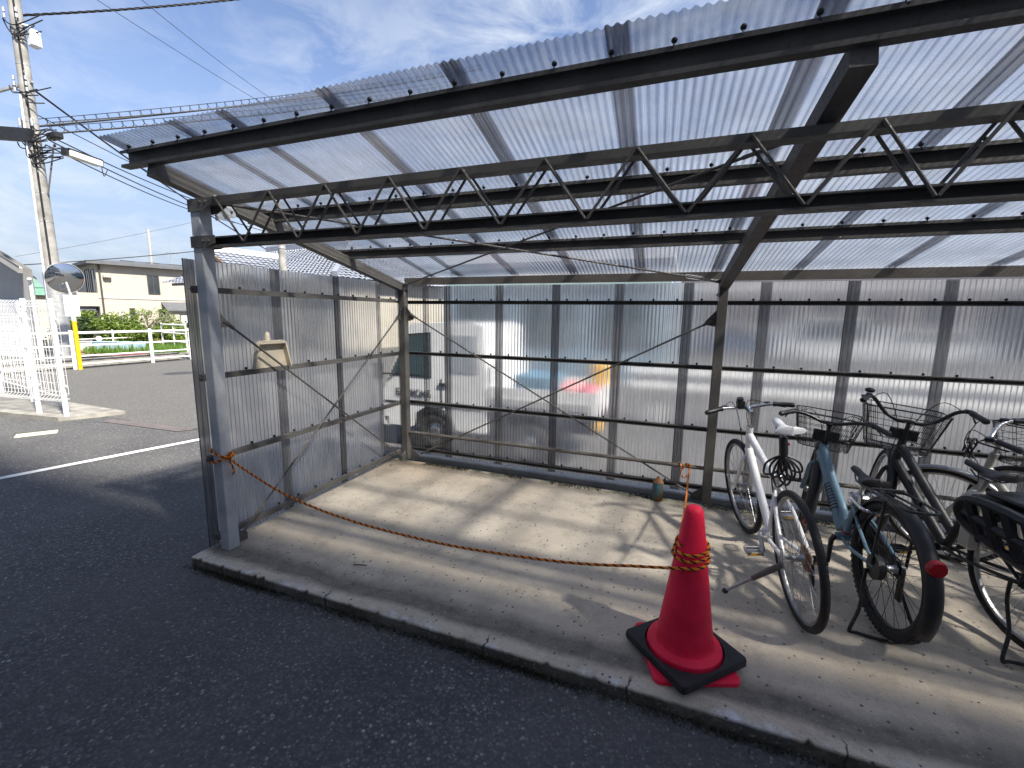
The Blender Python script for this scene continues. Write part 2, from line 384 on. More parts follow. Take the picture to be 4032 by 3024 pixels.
c=k.ramp(n1,[(.40,(.045,.135,.155)),(.50,(.10,.09,.06)),(.58,(.20,.085,.035)),(.8,(.07,.04,.025))])
k.bsdf(c,.7,.1,k.bump(n1,.4,.004)); M_can=MATS['rusty_can_paint']
M_rust=plain('rust',(.22,.11,.05),.85,0,.4,14,.3)
M_pan=plain('dirty_cream_plastic',(.52,.46,.35),.6,0,.2,9)
M_stucco=plain('cream_stucco',(.40,.37,.315),.9,0,.07,3,.3)
M_stucco2=plain('grey_stucco',(.36,.355,.34),.92,0,.08,3,.3)
M_dkroof=plain('charcoal_roof',(.10,.105,.115),.6,0,.15,3)
M_tile=plain('silver_blue_roof_tile',(.23,.25,.30),.42,0,.3,9)
M_tileedge=plain('pale_mortar',(.55,.55,.53),.85,0,.15,5)
M_wood=plain('dark_timber',(.14,.085,.05),.8,0,.3,8)
M_glass=plain('dark_window_glass',(.035,.042,.05),.08,0,.2,2)
M_tglass=plain('tinted_green_glass',(.03,.06,.065),.06,0,.2,3)
M_frame=plain('dark_window_frame',(.05,.045,.042),.5,0,.1,4)
M_shut=plain('white_shutter',(.72,.73,.74),.5,0,.06,5)
M_green=plain('green_metal_roof',(.11,.24,.18),.5,0,.15,4)
M_pole=plain('pole_concrete',(.27,.265,.25),.9,0,.35,3,.3)
M_galv=plain('galvanised_fitting',(.45,.46,.47),.45,.6,.2,12)
M_cable=plain('cable_black',(.012,.012,.015),.6,0,.2,5)
M_yellow=plain('yellow_pole_paint',(.75,.42,.008),.4,0,.08,5)
M_mirror=plain('mirror_steel',(.50,.51,.52),.05,1.0,.02,2)
M_orng=plain('orange_rim',(.75,.22,.03),.4,0,.1,4)
M_truck=plain('truck_white',(.75,.76,.77),.25,0,.04,3)
M_bluebox=plain('blue_plastic_crate',(.10,.22,.32),.5,0,.1,5)
M_pink=plain('pink_bag',(.50,.14,.18),.7,0,.15,6)
M_yel2=plain('amber_plastic',(.80,.45,.03),.4,0,.1,5)
M_teal=plain('blue_grey_facade',(.22,.31,.38),.6,0,.1,2)
M_teal2=plain('pale_green_tile',(.30,.40,.40),.5,0,.1,2)
M_beige=plain('beige_render',(.42,.37,.34),.9,0,.06,2)
M_bldg=plain('pale_grey_render',(.62,.61,.59),.9,0,.08,2,.2)
M_bluep=plain('pale_blue_planter',(.42,.58,.70),.6,0,.12,9)
M_earth=plain('dry_earth',(.23,.17,.11),.95,0,.3,4,.5)
M_plate=plain('cream_cover',(.55,.52,.38),.75,0,.12,30,.4)
M_redstrip=plain('faded_red_paving',(.115,.10,.10),.85,0,.25,12,.3)
M_bark=plain('grey_bark',(.28,.25,.21),.9,0,.25,9,.3)
def leaf(name,a,b):
    k=NT(name); oi=k.n('ShaderNodeNewGeometry'); c=k.ramp(oi.outputs['Random Per Island'],[(0,a),(1,b)])
    p=k.n('ShaderNodeBsdfPrincipled'); p.inputs['Roughness'].default_value=.55; k.l(c,p.inputs['Base Color'])
    t=k.n('ShaderNodeBsdfTranslucent'); k.l(c,t.inputs['Color']); m=k.n('ShaderNodeMixShader'); m.inputs[0].default_value=.3
    k.l(p.outputs[0],m.inputs[1]); k.l(t.outputs[0],m.inputs[2]); k.l(m.outputs[0],k.out.inputs['Surface']); return k.m
M_leaf=leaf('yellow_green_leaf',(.07,.13,.015),(.22,.30,.05)); M_leafd=leaf('dark_green_leaf',(.018,.045,.012),(.06,.10,.03)); M_grass=leaf('bright_grass',(.06,.14,.015),(.14,.25,.04))
M_moss=leaf('moss_tuft',(.018,.020,.008),(.045,.045,.018)); M_dry=plain('dead_leaf',(.20,.10,.05),.9,0,.3,30)
M_grit=leaf('pale_grit',(.12,.12,.115),(.42,.41,.39))

# ------------------------------------------------------------------ the setting
GZ=-.07
def sst(a,b,x):
    t=max(0,min(1,(x-a)/(b-a))); return t*t*(3-2*t)
def gz(x,y): return GZ-.19*sst(2.5,3.3,y)*sst(-3.2,-1.6,x)*(1-sst(40,60,abs(x)))
m=MB(); xs=[-900,-200,-60]+[-30+i*1.5 for i in range(17)]+[-5+i*.4 for i in range(36)]+[10+i*2 for i in range(11)]+[60,200,900]
ys=[-900,-200,-40,-12,-5]+[-3.2+i*.4 for i in range(13)]+[2.0+i*.1 for i in range(18)]+[4+i*2 for i in range(14)]+[60,200,900]
nx=len(xs)
m.add([(x,y,gz(x,y)) for y in ys for x in xs],[(j*nx+i,j*nx+i+1,(j+1)*nx+i+1,(j+1)*nx+i) for j in range(len(ys)-1) for i in range(nx-1)])
tag(m.build('ground',M_asph),kind='structure')
# street beyond the lot line, 4 mm above the lot asphalt
m=MB(); m.add([(-13.0,2.35,GZ+.004),(-4.0,2.13,GZ+.004),(-3.3,2.4,GZ+.004),(-3.3,60,GZ+.004),(-14.5,60,GZ+.004),(-13.0,8.4,GZ+.004),(-13.05,5.2,GZ+.004)],[(0,1,2,3,4,5,6)])
tag(m.build('road',M_road,smooth=False),kind='structure')
m=MB(); m.add([(-60,2.35,GZ+.004),(-13.0,2.35,GZ+.004),(-13.05,5.2,GZ+.004),(-60,4.6,GZ+.004)],[(0,1,2,3)])
tag(m.build('side_road',M_road,smooth=False),kind='structure')
# faded reddish strip between the fence corner and the shelter
m=MB(); m.add([(-5.35,1.95,GZ+.008),(-3.75,2.02,GZ+.008),(-3.62,2.22,GZ+.008),(-5.42,2.12,GZ+.008)],[(0,1,2,3)])
tag(m.build('faded_strip',M_redstrip,smooth=False),kind='structure')
m=MB(); w0=.055
a=Vector((-3.16,2.06,GZ+.006)); b=Vector((-3.58,.05,GZ+.006)); 
pa=onz(0,1885,GZ); pb=onz(783,1732,GZ); dn=(pb-pa).normalized(); pn=Vector((-dn.y,dn.x,0))*.05
A=pa-dn*6; B=pb+dn*.35
m.add([A+pn+Vector((0,0,.006)),A-pn+Vector((0,0,.006)),B-pn+Vector((0,0,.006)),B+pn+Vector((0,0,.006))],[(0,1,2,3)])
tag(m.build('parking_line',M_line,smooth=False),kind='structure')
# low concrete apron with kerb at the fence
m=MB(); q=[(-5.60,2.40),(-5.95,1.72),(-9.5,1.32),(-14,1.3),(-14,2.55),(-9,2.5)]
m.prism([(x,y) for x,y in q][::-1],GZ-.05,GZ+.06); tag(m.build('kerbed_apron',M_kerb,smooth=False),kind='structure')

# slab with a chipped, rounded front edge
m=MB(); rng=random.Random(3); N=520; X0,X1=-.165,9.6; rows=[]
prof=[(0,-.09),(.003,-.05),(.0,-.012),(.003,-.004),(.009,-.0005),(.05,0)]
for i in range(N+1):
    x=X0+(X1-X0)*i/N; chip=.005*rng.random()+(.022*rng.random() if rng.random()<.05 else 0)
    rows.append([(x,-.145+o+(chip if z>-.03 else chip*.4),z-(.004*rng.random() if z>-.03 else 0)) for o,z in prof]+[(x,.3,0),(x,1.2,0),(x,2.08,0),(x,2.10,-.01),(x,2.105,-.09)])
np_=len(rows[0]); m.add([p for r in rows for p in r],[(i*np_+k,(i+1)*np_+k,(i+1)*np_+k+1,i*np_+k+1) for i in range(N) for k in range(np_-1)]+[tuple(range(np_)),tuple(N*np_+k for k in range(np_))[::-1]])
slab=tag(m.build('concrete_slab',M_slab,ang=50),kind='structure')
m=MB(); m.bbox((-.3,2.30,-.09),(9.6,2.46,-.012),.012); tag(m.build('back_kerb',M_conc,smooth=False),kind='structure')

# ------------------------------------------------------------------ the shelter
SH=thing('bicycle_shelter','open steel bicycle shelter with clear corrugated roof and two corrugated walls','shelter')
def zs(y): return 2.490-.218*(y+.2)                          # underside line of the roof sheets
def fan(x,y): return x*(1+.042*(2.12-y)/2.37)
def sheet(name,mat,parent,us,ue,v0,v1,pos,off,pitch=.032,amp=.0046,rows=4):
    n=int((ue-us)/pitch*10); me_v=[]; uv=[]; m=MB()
    for j in range(rows+1):
        v=v0+(v1-v0)*j/rows
        for i in range(n+1):
            u=us+(ue-us)*i/n; d=amp*math.cos(2*math.pi*u/pitch)+off
            me_v.append(pos(u,v,d)); uv.append((u-us,v))
    m.add(me_v,[(j*(n+1)+i,j*(n+1)+i+1,(j+1)*(n+1)+i+1,(j+1)*(n+1)+i) for j in range(rows) for i in range(n)])
    o=m.build(name,mat,parent,ang=80); me=o.data; l=me.uv_layers.new(name='UVMap')
    for lp in me.loops: l.data[lp.index].uv=uv[lp.vertex_index]
    return o
# roof sheets: each laps the next
edges=[-.245,.283,.612,1.191,1.772,2.360,2.951,3.534,4.114,4.70,5.29,5.88,6.47,7.06,7.65,8.24,8.83]
ends=[.330,.668,1.255,1.842,2.432,3.024,3.616,4.205,4.79,5.37,5.96,6.55,7.14,7.73,8.32,8.91,9.5]
edges2=[-.245]+[e for e in edges[1:]]
for i in range(len(edges)):
    us=edges[i]; ue=ends[i]
    sheet('roof_sheet',M_roof,SH,us,ue,-.335,2.30,lambda u,v,d:(fan(u,v),v,zs(v)+.008+d),.0035*(i%2))
# back wall sheets
bs=[(-.175,.190,M_clear),(.147,.452,M_clear),(.411,1.077,M_wall),(.997,1.667,M_wall),(1.583,2.25,M_wall),(2.174,2.837,M_wall),(2.755,3.421,M_wall),(3.34,4.006,M_wall),(3.927,4.59,M_wall),(4.51,5.175,M_wall),(5.095,5.76,M_wall),(5.68,6.345,M_wall),(6.265,6.93,M_wall),(6.85,7.515,M_wall),(7.435,8.1,M_wall),(8.02,8.69,M_wall),(8.61,9.3,M_wall)]
for i,(a,b,mt) in enumerate(bs):
    sheet('wall_sheet',mt,SH,a,b,.045,1.897,lambda u,v,d:(u,2.222-d,v),-.003*(i%2))
ls=[(-.032,.690,M_wall),(.600,1.303,M_wall),(1.241,1.885,M_wall),(1.83,2.215,M_clear)]
for i,(a,b,mt) in enumerate(ls):
    sheet('wall_sheet',mt,SH,a,b,.006,1.925,lambda u,v,d:(-.150+d,u,v),-.003*(i%2)-.002)
# posts
def post(name,x0,x1,y0,y1,z1,mat):
    m=MB(); m.bbox((x0,y0,-.002),(x1,y1,z1),.004); return m.build(name,mat,SH,smooth=False)
post('post',-.079,0,0,.079,2.262,M_steel2)
post('post',-.075,0,2.10,2.175,1.855,M_steel); post('post',3.02,3.094,2.10,2.175,1.85,M_steel)
post('post',6.14,6.215,2.10,2.175,1.85,M_steel); post('post',9.26,9.335,2.10,2.175,1.85,M_steel); post('post',6.3,6.379,0,.079,2.262,M_steel2)
# truss: two chords, zigzag bars on both faces
tz=[(2.238,2.272),(1.990,2.046)]
for z0,z1 in tz:
    m=MB(); m.channel((.005,.0395,(z0+z1)/2),(6.3,.0395,(z0+z1)/2),.075,z1-z0,.008,.003,flip=-1 if z0>2.2 else 1); m.build('truss_chord',M_steel,SH,smooth=False)
ux=[.148,.575,.970,1.37,1.768,2.165,2.548,2.951,3.34,3.69,4.08,4.47,4.86,5.25,5.64,6.03]; 
for ysd in (-.005,.083):
    for i in range(len(ux)-1):
        lx=(ux[i]+ux[i+1])/2
        for a,b in (((ux[i]+.004,2.262),(lx-.004,2.006)),((lx+.004,2.006),(ux[i+1]-.004,2.262))):
            m=MB(); m.tube([(a[0],ysd,a[1]),(b[0],ysd,b[1])],.0065,7); m.build('web_bar',M_steel,SH)
# end plates where the chords meet the front post
for z0,z1,dz in ((2.195,2.268,.035),(1.985,2.052,.02)):
    m=MB(); m.prism([(-.084,z0),(.04,z0),(.125,z0+dz),(.125,z1),(-.084,z1)],0,.006,Matrix.Translation((0,-.003,0))@Matrix.Rotation(R_(90),4,'X')); m.build('end_plate',M_steel,SH,smooth=False)
    m=MB(); m.prism([(-.084,z0),(.04,z0),(.125,z0+dz),(.125,z1),(-.084,z1)],0,.006,Matrix.Translation((0,.088,0))@Matrix.Rotation(R_(90),4,'X')); m.build('end_plate',M_steel,SH,smooth=False)
mb=MB(); mb.lathe([(0,.009),(.006,.009),(.0095,.006),(.0095,0)],6); BOLT=mb.mesh('bolt',M_steel,False)
for z in (2.245,2.02):
    for x in (.03,.075): place('bolt',BOLT,SH,(x,-.009,z),(R_(90),0,0))
# rafters, following the fall of the roof
def raf(xf,xb):
    a=Vector((xf,-.215,2.378)); b=Vector((xb,2.175,1.866)); m=MB(); m.bar(a,b,.074,.076); return m.build('rafter',M_steel,SH,smooth=False)
raf(-.037,-.037); raf(3.212,3.057); raf(6.42,6.178); raf(9.5,9.3)
for x0,x1 in ((-.004,.004),):
    m=MB(); m.prism([(.10,2.16),(.235,2.205),(.235,2.285),(.10,2.315)],-.003,.003,Matrix(((0,0,1,.004),(1,0,0,0),(0,1,0,0),(0,0,0,1)))); m.build('gusset_plate',M_steel2,SH,smooth=False)
    for y in (.145,.205): place('bolt',BOLT,SH,(.007,y,2.235),(0,R_(90),0))
for xx in (-.002,3.097):
    m=MB(); m.prism([(2.06,1.74),(2.16,1.74),(2.16,1.84),(2.06,1.86)],-.003,.003,Matrix(((0,0,1,xx-.076),(1,0,0,0),(0,1,0,0),(0,0,0,1)))); m.build('gusset_plate',M_steel2,SH,smooth=False)
    for y in (2.085,2.135): place('bolt',BOLT,SH,(xx-.08,y,1.79),(0,R_(-90),0))
# purlins
for y,zt,h in ((-.215,2.487,.088),(.555,2.318,.080),(1.315,2.152,.078)):
    m=MB(); m.channel((fan(-.25,y),y,zt-h/2),(9.4,y,zt-h/2),.045,h,.016,.003,flip=1); m.build('purlin',M_steel,SH,smooth=False)
m=MB(); m.channel((.002,2.135,1.940),(9.4,2.135,1.940),.05,.070,.014,.003,flip=-1); m.build('purlin',M_pipe,SH,smooth=False)
# rails of both walls
RZ=[.085,.633,1.178,1.737]
for z in RZ:
    m=MB(); m.channel((-.103,.004 if z>.2 else .09,z),(-.103,2.21,z),.036,.036,.008,.0028,flip=-1); m.build('wall_rail',M_steel,SH,smooth=False)
for z in (.108,.641,1.182,1.727):
    for a,b in ((-.07,3.06),(3.062,9.3)):
        m=MB(); m.channel((a,2.194,z),(b,2.194,z),.036,.036,.008,.0028,flip=1); m.build('wall_rail',M_steel,SH,smooth=False)
for a,b in ((.0,3.022),(3.092,6.142),(6.213,9.26)):
    m=MB(); m.tube([(a,2.14,.304),(b,2.14,.304)],.017,14); m.build('pipe_rail',M_pipe,SH)
for z in (.633,1.178,1.737,.085):                           # rail stub clips outside the front post
    m=MB(); m.bbox((-.122,-.012,z-.022),(-.080,.03,z+.022),.003); m.tube([(-.1,-.014,z),(-.1,-.03,z)],.006,6); m.build('rail_clip',M_steel,SH,smooth=False)
# hook bolts
mb=MB(); mb.ball((0,0,.010),.0105,10,6,(1,1,.9)); mb.tube([(0,0,.01),(0,-.002,-.012),(0,-.010,-.022)],.003,6); HOOK=mb.mesh('hook_bolt',M_blackm)
for y,zt in ((-.24,2.487),(.53,2.318),(1.29,2.152)):
    x=-.16
    while x<5.2: place('hook_bolt',HOOK,SH,(fan(x,y),y-.004,zt+.002),(R_(-12),0,random.uniform(-.3,.3))); x+=.195
for z in (.108,.641,1.182,1.727):
    x=.177
    while x<5.15:
        if abs(x-3.06)>.05: place('hook_bolt',HOOK,SH,(x,2.206,z+.018),(0,0,random.uniform(-.4,.4)))
        x+=.1945
for z in RZ:
    y=.13
    while y<2.1: place('hook_bolt',HOOK,SH,(-.118,y,z+.018),(0,0,R_(90)+random.uniform(-.4,.4))); y+=.19
# bracing rods with forked ends
def brace(a,b,gp=True,rod=.0078,tb=.8):
    a=Vector(a); b=Vector(b); d=(b-a).normalized(); 
    m=MB(); m.tube([a,a+d*.09],[.017,.011],8); m.tube([a+d*.07,b-d*.07],rod,8); m.tube([b-d*.26,b-d*.02],.0095,8); m.build('brace_rod',M_steel2 if not gp else M_steel,SH)
def plate(poly,M_): m=MB(); m.prism(poly,-.004,.004,M_); return m.build('gusset_plate',M_steel,SH,smooth=False)
MXZ=lambda y: Matrix(((1,0,0,0),(0,0,-1,y),(0,1,0,0),(0,0,0,1)))
MYZ=lambda x: Matrix(((0,0,1,x),(1,0,0,0),(0,1,0,0),(0,0,0,1)))
brace((.045,2.150,1.600),(3.0,2.150,.02)); brace((3.0,2.160,1.58),(.115,2.160,.055))
plate([(0,1.53),(.03,1.53),(.085,1.55),(.07,1.59),(.0,1.67)],MXZ(2.15)); plate([(3.022,1.53),(2.96,1.54),(2.93,1.555),(2.945,1.58),(3.022,1.67)],MXZ(2.16)); plate([(3.022,.0),(2.93,.0),(2.93,.05),(3.022,.13)],MXZ(2.15)); plate([(0,.0),(.11,.02),(.11,.05),(0,.12)],MXZ(2.16))
brace((-.03,.115,1.545),(-.03,2.06,.03)); brace((-.045,2.055,1.575),(-.045,.125,.045))
plate([(.08,1.50),(.14,1.50),(.155,1.53),(.12,1.56),(.08,1.63)],MYZ(-.03)); plate([(2.1,1.53),(2.06,1.55),(2.05,1.58),(2.1,1.66)],MYZ(-.045)); plate([(2.1,0.0),(2.02,0),(2.02,.05),(2.1,.10)],MYZ(-.03)); plate([(.08,0),(.17,0),(.17,.05),(.08,.11)],MYZ(-.045))
brace((.01,2.09,1.90),(3.17,.10,2.285),rod=.007); brace((3.02,2.09,1.895),(.03,.12,2.265),rod=.007)
m=MB(); a=Vector((3.02,2.09,1.895)); d=(Vector((.03,.12,2.265))-a).normalized(); sx=Vector((0,0,1))
for s_ in (-1,1): m.tube([a+d*.14,a+d*.16+sx*.014*s_,a+d*.30+sx*.014*s_,a+d*.32],.004,6)
m.build('turnbuckle',M_steel2,SH)

# ------------------------------------------------------------------ the building behind the camera, whose shade lies over the lot
BT=10.2; BY=.60-.31*(BT-GZ)
B_=thing('rendered_building','tall pale grey building close behind the viewer, shading the lot','building',(0,BY,GZ))
m=MB(); m.box((-6.5,-9,0),(24,0,BT-GZ)); m.build('wall',M_bldg,B_,smooth=False)
for fl in range(3):
    for i in range(7):
        x=-4.5+i*4.1; z=1.0+fl*3.2
        m=MB(); m.bbox((x,-.03,z),(x+1.7,.035,z+1.3),.01); fo=m.build('window',M_frame,B_,smooth=False)
        m=MB(); m.box((x+.06,.036,z+.06),(x+.82,.042,z+1.24)); m.box((x+.88,.036,z+.06),(x+1.64,.042,z+1.24)); m.build('pane',M_glass,fo,smooth=False)
m=MB(); m.bbox((-6.6,-9.1,BT-GZ),(24.1,.0,BT-GZ+.001),.0003) if False else m.box((-6.4,-8.9,BT-GZ-.2),(23.9,-.1,BT-GZ-.01)); m.build('roof',M_conc,B_,smooth=False)

# ------------------------------------------------------------------ cone, weight, rope
cx,cyy=2.872,.158
m=MB(); q=[]
def rsq(h,r,n=5,rot=0):
    o=[]
    for qd in range(4):
        ax=(1,-1,-1,1)[qd]*(h-r); ay=(1,1,-1,-1)[qd]*(h-r)
        for k in range(n+1):
            a=math.pi/2*qd+math.pi/2*k/n; x=ax+r*math.cos(a); y=ay+r*math.sin(a); o.append((x*math.cos(rot)-y*math.sin(rot),x*math.sin(rot)+y*math.cos(rot)))
    return o
a=rsq(.192,.035,5,R_(20)); b=rsq(.186,.03,5,R_(20)); n=len(a)
m.add([(x,y,0) for x,y in a]+[(x,y,.017) for x,y in a]+[(x,y,.024) for x,y in b],[tuple(range(n))[::-1]]+[(i+j*n,(i+1)%n+j*n,(i+1)%n+(j+1)*n,i+(j+1)*n) for j in (0,1) for i in range(n)]+[tuple(2*n+i for i in range(n))])
m.lathe([(.172,.024),(.172,.052),(.168,.066),(.158,.074),(.140,.077),(.133,.080),(.1285,.09),(.127,.105),(.044,.705),(.040,.728),(.034,.744),(.022,.753),(.009,.755),(.0,.755)],48)
cone=m.build('traffic_cone',M_red,None,ang=35); cone.location=(cx,cyy,0)
tag(cone,'red plastic traffic cone standing on the slab, wound with orange rope','traffic cone')
m=MB(); o=rsq(.195,.018,4,R_(45)); n=len(o); N_=48; inn=[(.178*math.cos(2*math.pi*k/N_),.178*math.sin(2*math.pi*k/N_)) for k in range(N_)]
def ring(outer,inner,z0,z1,bev):
    mm=MB(); no=len(outer); ni=len(inner)
    def nearest(i): 
        a=math.atan2(inner[i][1],inner[i][0]); return min(range(no),key=lambda j:abs((math.atan2(outer[j][1],outer[j][0])-a+math.pi)%(2*math.pi)-math.pi))
    vs=[(x,y,z0) for x,y in outer]+[(x,y,z1-bev) for x,y in outer]+[(x*.985,y*.985,z1) for x,y in outer]+[(x,y,z1) for x,y in inner]+[(x,y,z0) for x,y in inner]
    fs=[(i+j*no,(i+1)%no+j*no,(i+1)%no+(j+1)*no,i+(j+1)*no) for j in (0,1) for i in range(no)]
    nn=[nearest(i) for i in range(ni)]
    for i in range(ni):
        j=(i+1)%ni; a,b=nn[i],nn[j]; chain=[a]
        while chain[-1]!=b: chain.append((chain[-1]+1)%no)
        if len(chain)>no//2: chain=[a,b]
        fs.append(tuple([2*no+c for c in chain]+[3*no+j,3*no+i])); fs.append((3*no+i,3*no+j,3*no+ni+j,3*no+ni+i))
    return mm.add(vs,fs)
wgt=ring(o,inn,0,.034,.008).build('cone_weight',M_rubber,None,ang=30); wgt.location=(cx,cyy-.012,.0295); wgt.rotation_euler=(R_(1.0),R_(-1.2),0)
tag(wgt,'square black rubber weight lying round the foot of the red cone','cone weight')

def cone_r(z): return .127+(z-.105)*(.044-.127)/(.6)
def wrap(z0,z1,a0,a1,n):
    o=[]
    for i in range(n+1):
        t=i/n; a=a0+(a1-a0)*t; z=z0+(z1-z0)*t+.012*math.sin(a+.6); r=cone_r(z)+.0055+.006*max(0,math.sin(3.1*t+a*.5)); o.append(Vector((cx+r*math.cos(a),cyy+r*math.sin(a),z)))
    return o
path=bez([(.004,.050,.655),(.10,.045,.600),(.52,.040,.463),(1.0,.045,.385),(1.56,.05,.362),(2.0,.055,.378),(2.35,.06,.408),(2.62,.064,.452)],14)
w1=wrap(.495,.585,R_(-98),R_(-98)+2*math.pi*2.9,130)
path+=w1
pk=Vector((2.90,2.14,.325))
path+=bez([w1[-1],w1[-1]+Vector((.0,.25,-.06)),lerp(w1[-1],pk,.5)+Vector((.0,0,-.09)),pk+Vector((0,-.06,-.05)),pk+Vector((0,-.02,-.012))],24)[1:]
path+=[pk+Vector((.004*0,.024*math.cos(a)-.0,.024*math.sin(a)-.021)) + Vector((-.006*i,0,0)) for i,a in enumerate([math.pi*1.1-i*.6 for i in range(16)])]
def strands(path,r_off,r_s,turns,rope,start=0):
    # arc-length resample
    L_=[0]
    for i in range(1,len(path)): L_.append(L_[-1]+(path[i]-path[i-1]).length)
    T=L_[-1]; n=int(T/.0062); pts=[]; j=0
    for i in range(n+1):
        s_=T*i/n
        while j<len(L_)-2 and L_[j+1]<s_: j+=1
        t=(s_-L_[j])/max(1e-9,L_[j+1]-L_[j]); pts.append(path[j].lerp(path[j+1],t))
    tg=[(pts[min(i+1,n)]-pts[max(i-1,0)]).normalized() for i in range(n+1)]
    nr=tg[0].cross(Vector((0,0,1))).normalized(); ns=[]
    for i in range(n+1):
        nr=(nr-tg[i]*nr.dot(tg[i])).normalized(); ns.append(nr)
    for si,mat in ((0,M_orange),(1,M_ropeblk),(2,M_orange)):
        q=[]
        for i in range(n+1):
            a=2*math.pi*(T*i/n)/.042+si*2*math.pi/3; b=tg[i].cross(ns[i]); q.append(pts[i]+(ns[i]*math.cos(a)+b*math.sin(a))*r_off)
        m=MB(); m.tube(q,r_s,5); m.build('orange_strand' if si!=1 else 'black_strand',mat,rope)
rope=thing('barrier_rope','orange and black twisted rope from the front post round the cone to the back pipe','rope')
strands(path,.0036,.0040,0,rope)
# turns round the front post and the knot
pp=[]
for i in range(40):
    t=i/39; 
    seq=[(.006,.05,.655),(.006,-.006,.665),(-.085,-.007,.70),(-.088,.086,.675),(.006,.086,.655),(.007,-.007,.64),(-.086,-.008,.615),(-.088,.086,.64),(.007,.084,.665),(.008,.05,.66)]
pp=bez([Vector(s_) for s_ in seq],6); strands(pp,.0036,.0040,0,rope)
kn=bez([(.010,.045,.66),(.024,.035,.675),(.022,.062,.668),(.010,.068,.645),(.020,.038,.640),(.028,.05,.66),(.016,.06,.68),(.012,.04,.65),(.022,.05,.60),(.035,.055,.56),(.03,.05,.53)],8); strands(kn,.0034,.0036,0,rope)
kn=bez([pk+Vector((0,-.02,-.012)),pk+Vector((.012,-.024,.0)),pk+Vector((-.014,-.02,.008)),pk+Vector((.01,-.018,-.018)),pk+Vector((-.02,-.02,-.01)),pk+Vector((-.06,-.02,-.06)),pk+Vector((-.055,-.02,-.11)),pk+Vector((-.02,-.02,-.12)),pk+Vector((-.012,-.02,-.085))],8); strands(kn,.0028,.003,0,rope)

# ------------------------------------------------------------------ small things on the slab
can=thing('gas_canister','rusty teal canister standing on the slab by the back wall','canister',(2.655,2.02,0))
m=MB(); m.lathe([(0,0),(.043,0),(.045,.004),(.045,.155),(.043,.163)],28); m.build('body',M_can,can)
m=MB(); m.lathe([(.043,.163),(.046,.166),(.044,.172),(.030,.192),(.016,.200),(.014,.215),(.010,.218),(0,.218)],28); m.build('top',M_rust,can)
pan=thing('dustpan','upturned dirty cream dustpan propped on the left wall rail','dustpan',(-.085,.50,1.197))
m=MB()
for j,(z,hw,x) in enumerate(((0,.150,.0),(.10,.138,.004),(.17,.124,.006),(.195,.112,.004))): pass
o=[(-.155,0),(.14,0),(.105,.175),(.085,.198),(-.085,.198),(-.115,.17)]
m.prism(o,-.004,.002,Matrix(((0,0,1,.0),(1,0,0,0),(0,1,0,0),(0,0,0,1))))
m.prism([(.14,0),(.148,0),(.112,.185),(.10,.178)],-.004,.045,Matrix(((0,0,1,.0),(1,0,0,0),(0,1,0,0),(0,0,0,1))))
m.prism([(-.155,0),(-.148,0),(-.108,.178),(-.12,.178)],-.004,.03,Matrix(((0,0,1,.0),(1,0,0,0),(0,1,0,0),(0,0,0,1))))
m.prism([(-.112,.176),(.108,.176),(.088,.200),(-.088,.200)],-.004,.045,Matrix(((0,0,1,.0),(1,0,0,0),(0,1,0,0),(0,0,0,1))))
m.build('pan',M_pan,pan,smooth=False)
m=MB(); m.tube([(.01,-.025,.195),(.01,-.025,.25),(.01,-.022,.262)],[.019,.017,.008],12); m.build('handle',M_pan,pan)

# ------------------------------------------------------------------ bicycles
def wheel(root,name,hub,R,tw,tyre,rimm,spokem,M_=None,knob=False,n_sp=32,rimw=.024):
    hub=Vector(hub); I=Matrix.Identity(4) if M_ is None else M_
    r=tw/2; m=MB(); m.torus(hub,R-r,r,(0,1,0),64,12)
    if knob:
        for i in range(76):
            a=2*math.pi*i/76
            for s_ in (-1,1):
                c=hub+Vector((math.cos(a),0,math.sin(a)))*(R-.006)+Vector((0,s_*r*.55,0)); d=Vector((math.cos(a),0,math.sin(a))); t=Vector((-math.sin(a),0,math.cos(a)))
                m.bar(c-d*.004,c+d*.006,.013,.012,t)
    o=m.xf(I).build(name,tyre,root)
    m=MB(); rr=R-tw*.92
    n=64
    prof=[(rr+.006,-rimw/2),(rr+.006,rimw/2),(rr-.012,rimw/2*.8),(rr-.015,0),(rr-.012,-rimw/2*.8)]
    vs=[]; 
    for i in range(n):
        a=2*math.pi*i/n
        for q,y in prof: vs.append(hub+Vector((math.cos(a)*q,y,math.sin(a)*q)))
    m.add(vs,[(i*5+k_,i*5+(k_+1)%5,((i+1)%n)*5+(k_+1)%5,((i+1)%n)*5+k_) for i in range(n) for k_ in range(5)]); m.xf(I).build('rim',rimm,o)
    m=MB(); m.tube([hub+Vector((0,-.052,0)),hub+Vector((0,-.034,0)),hub+Vector((0,-.032,0)),hub+Vector((0,-.018,0)),hub+Vector((0,.018,0)),hub+Vector((0,.032,0)),hub+Vector((0,.034,0)),hub+Vector((0,.052,0))],[.008,.008,.026,.018,.018,.026,.008,.008],14); m.xf(I).build('hub',M_alloy,o)
    m=MB()
    for i in range(n_sp):
        a=2*math.pi*i/n_sp; s_=1 if i%2 else -1; off=(1 if (i//2)%2 else -1)*R_(62); m.tube([hub+Vector((math.cos(a+off)*.024,s_*.03,math.sin(a+off)*.024)),hub+Vector((math.cos(a)*(rr-.012),s_*.003,math.sin(a)*(rr-.012)))],.00135,5,cap=False)
    m.xf(I).build('spokes',spokem,o); return o
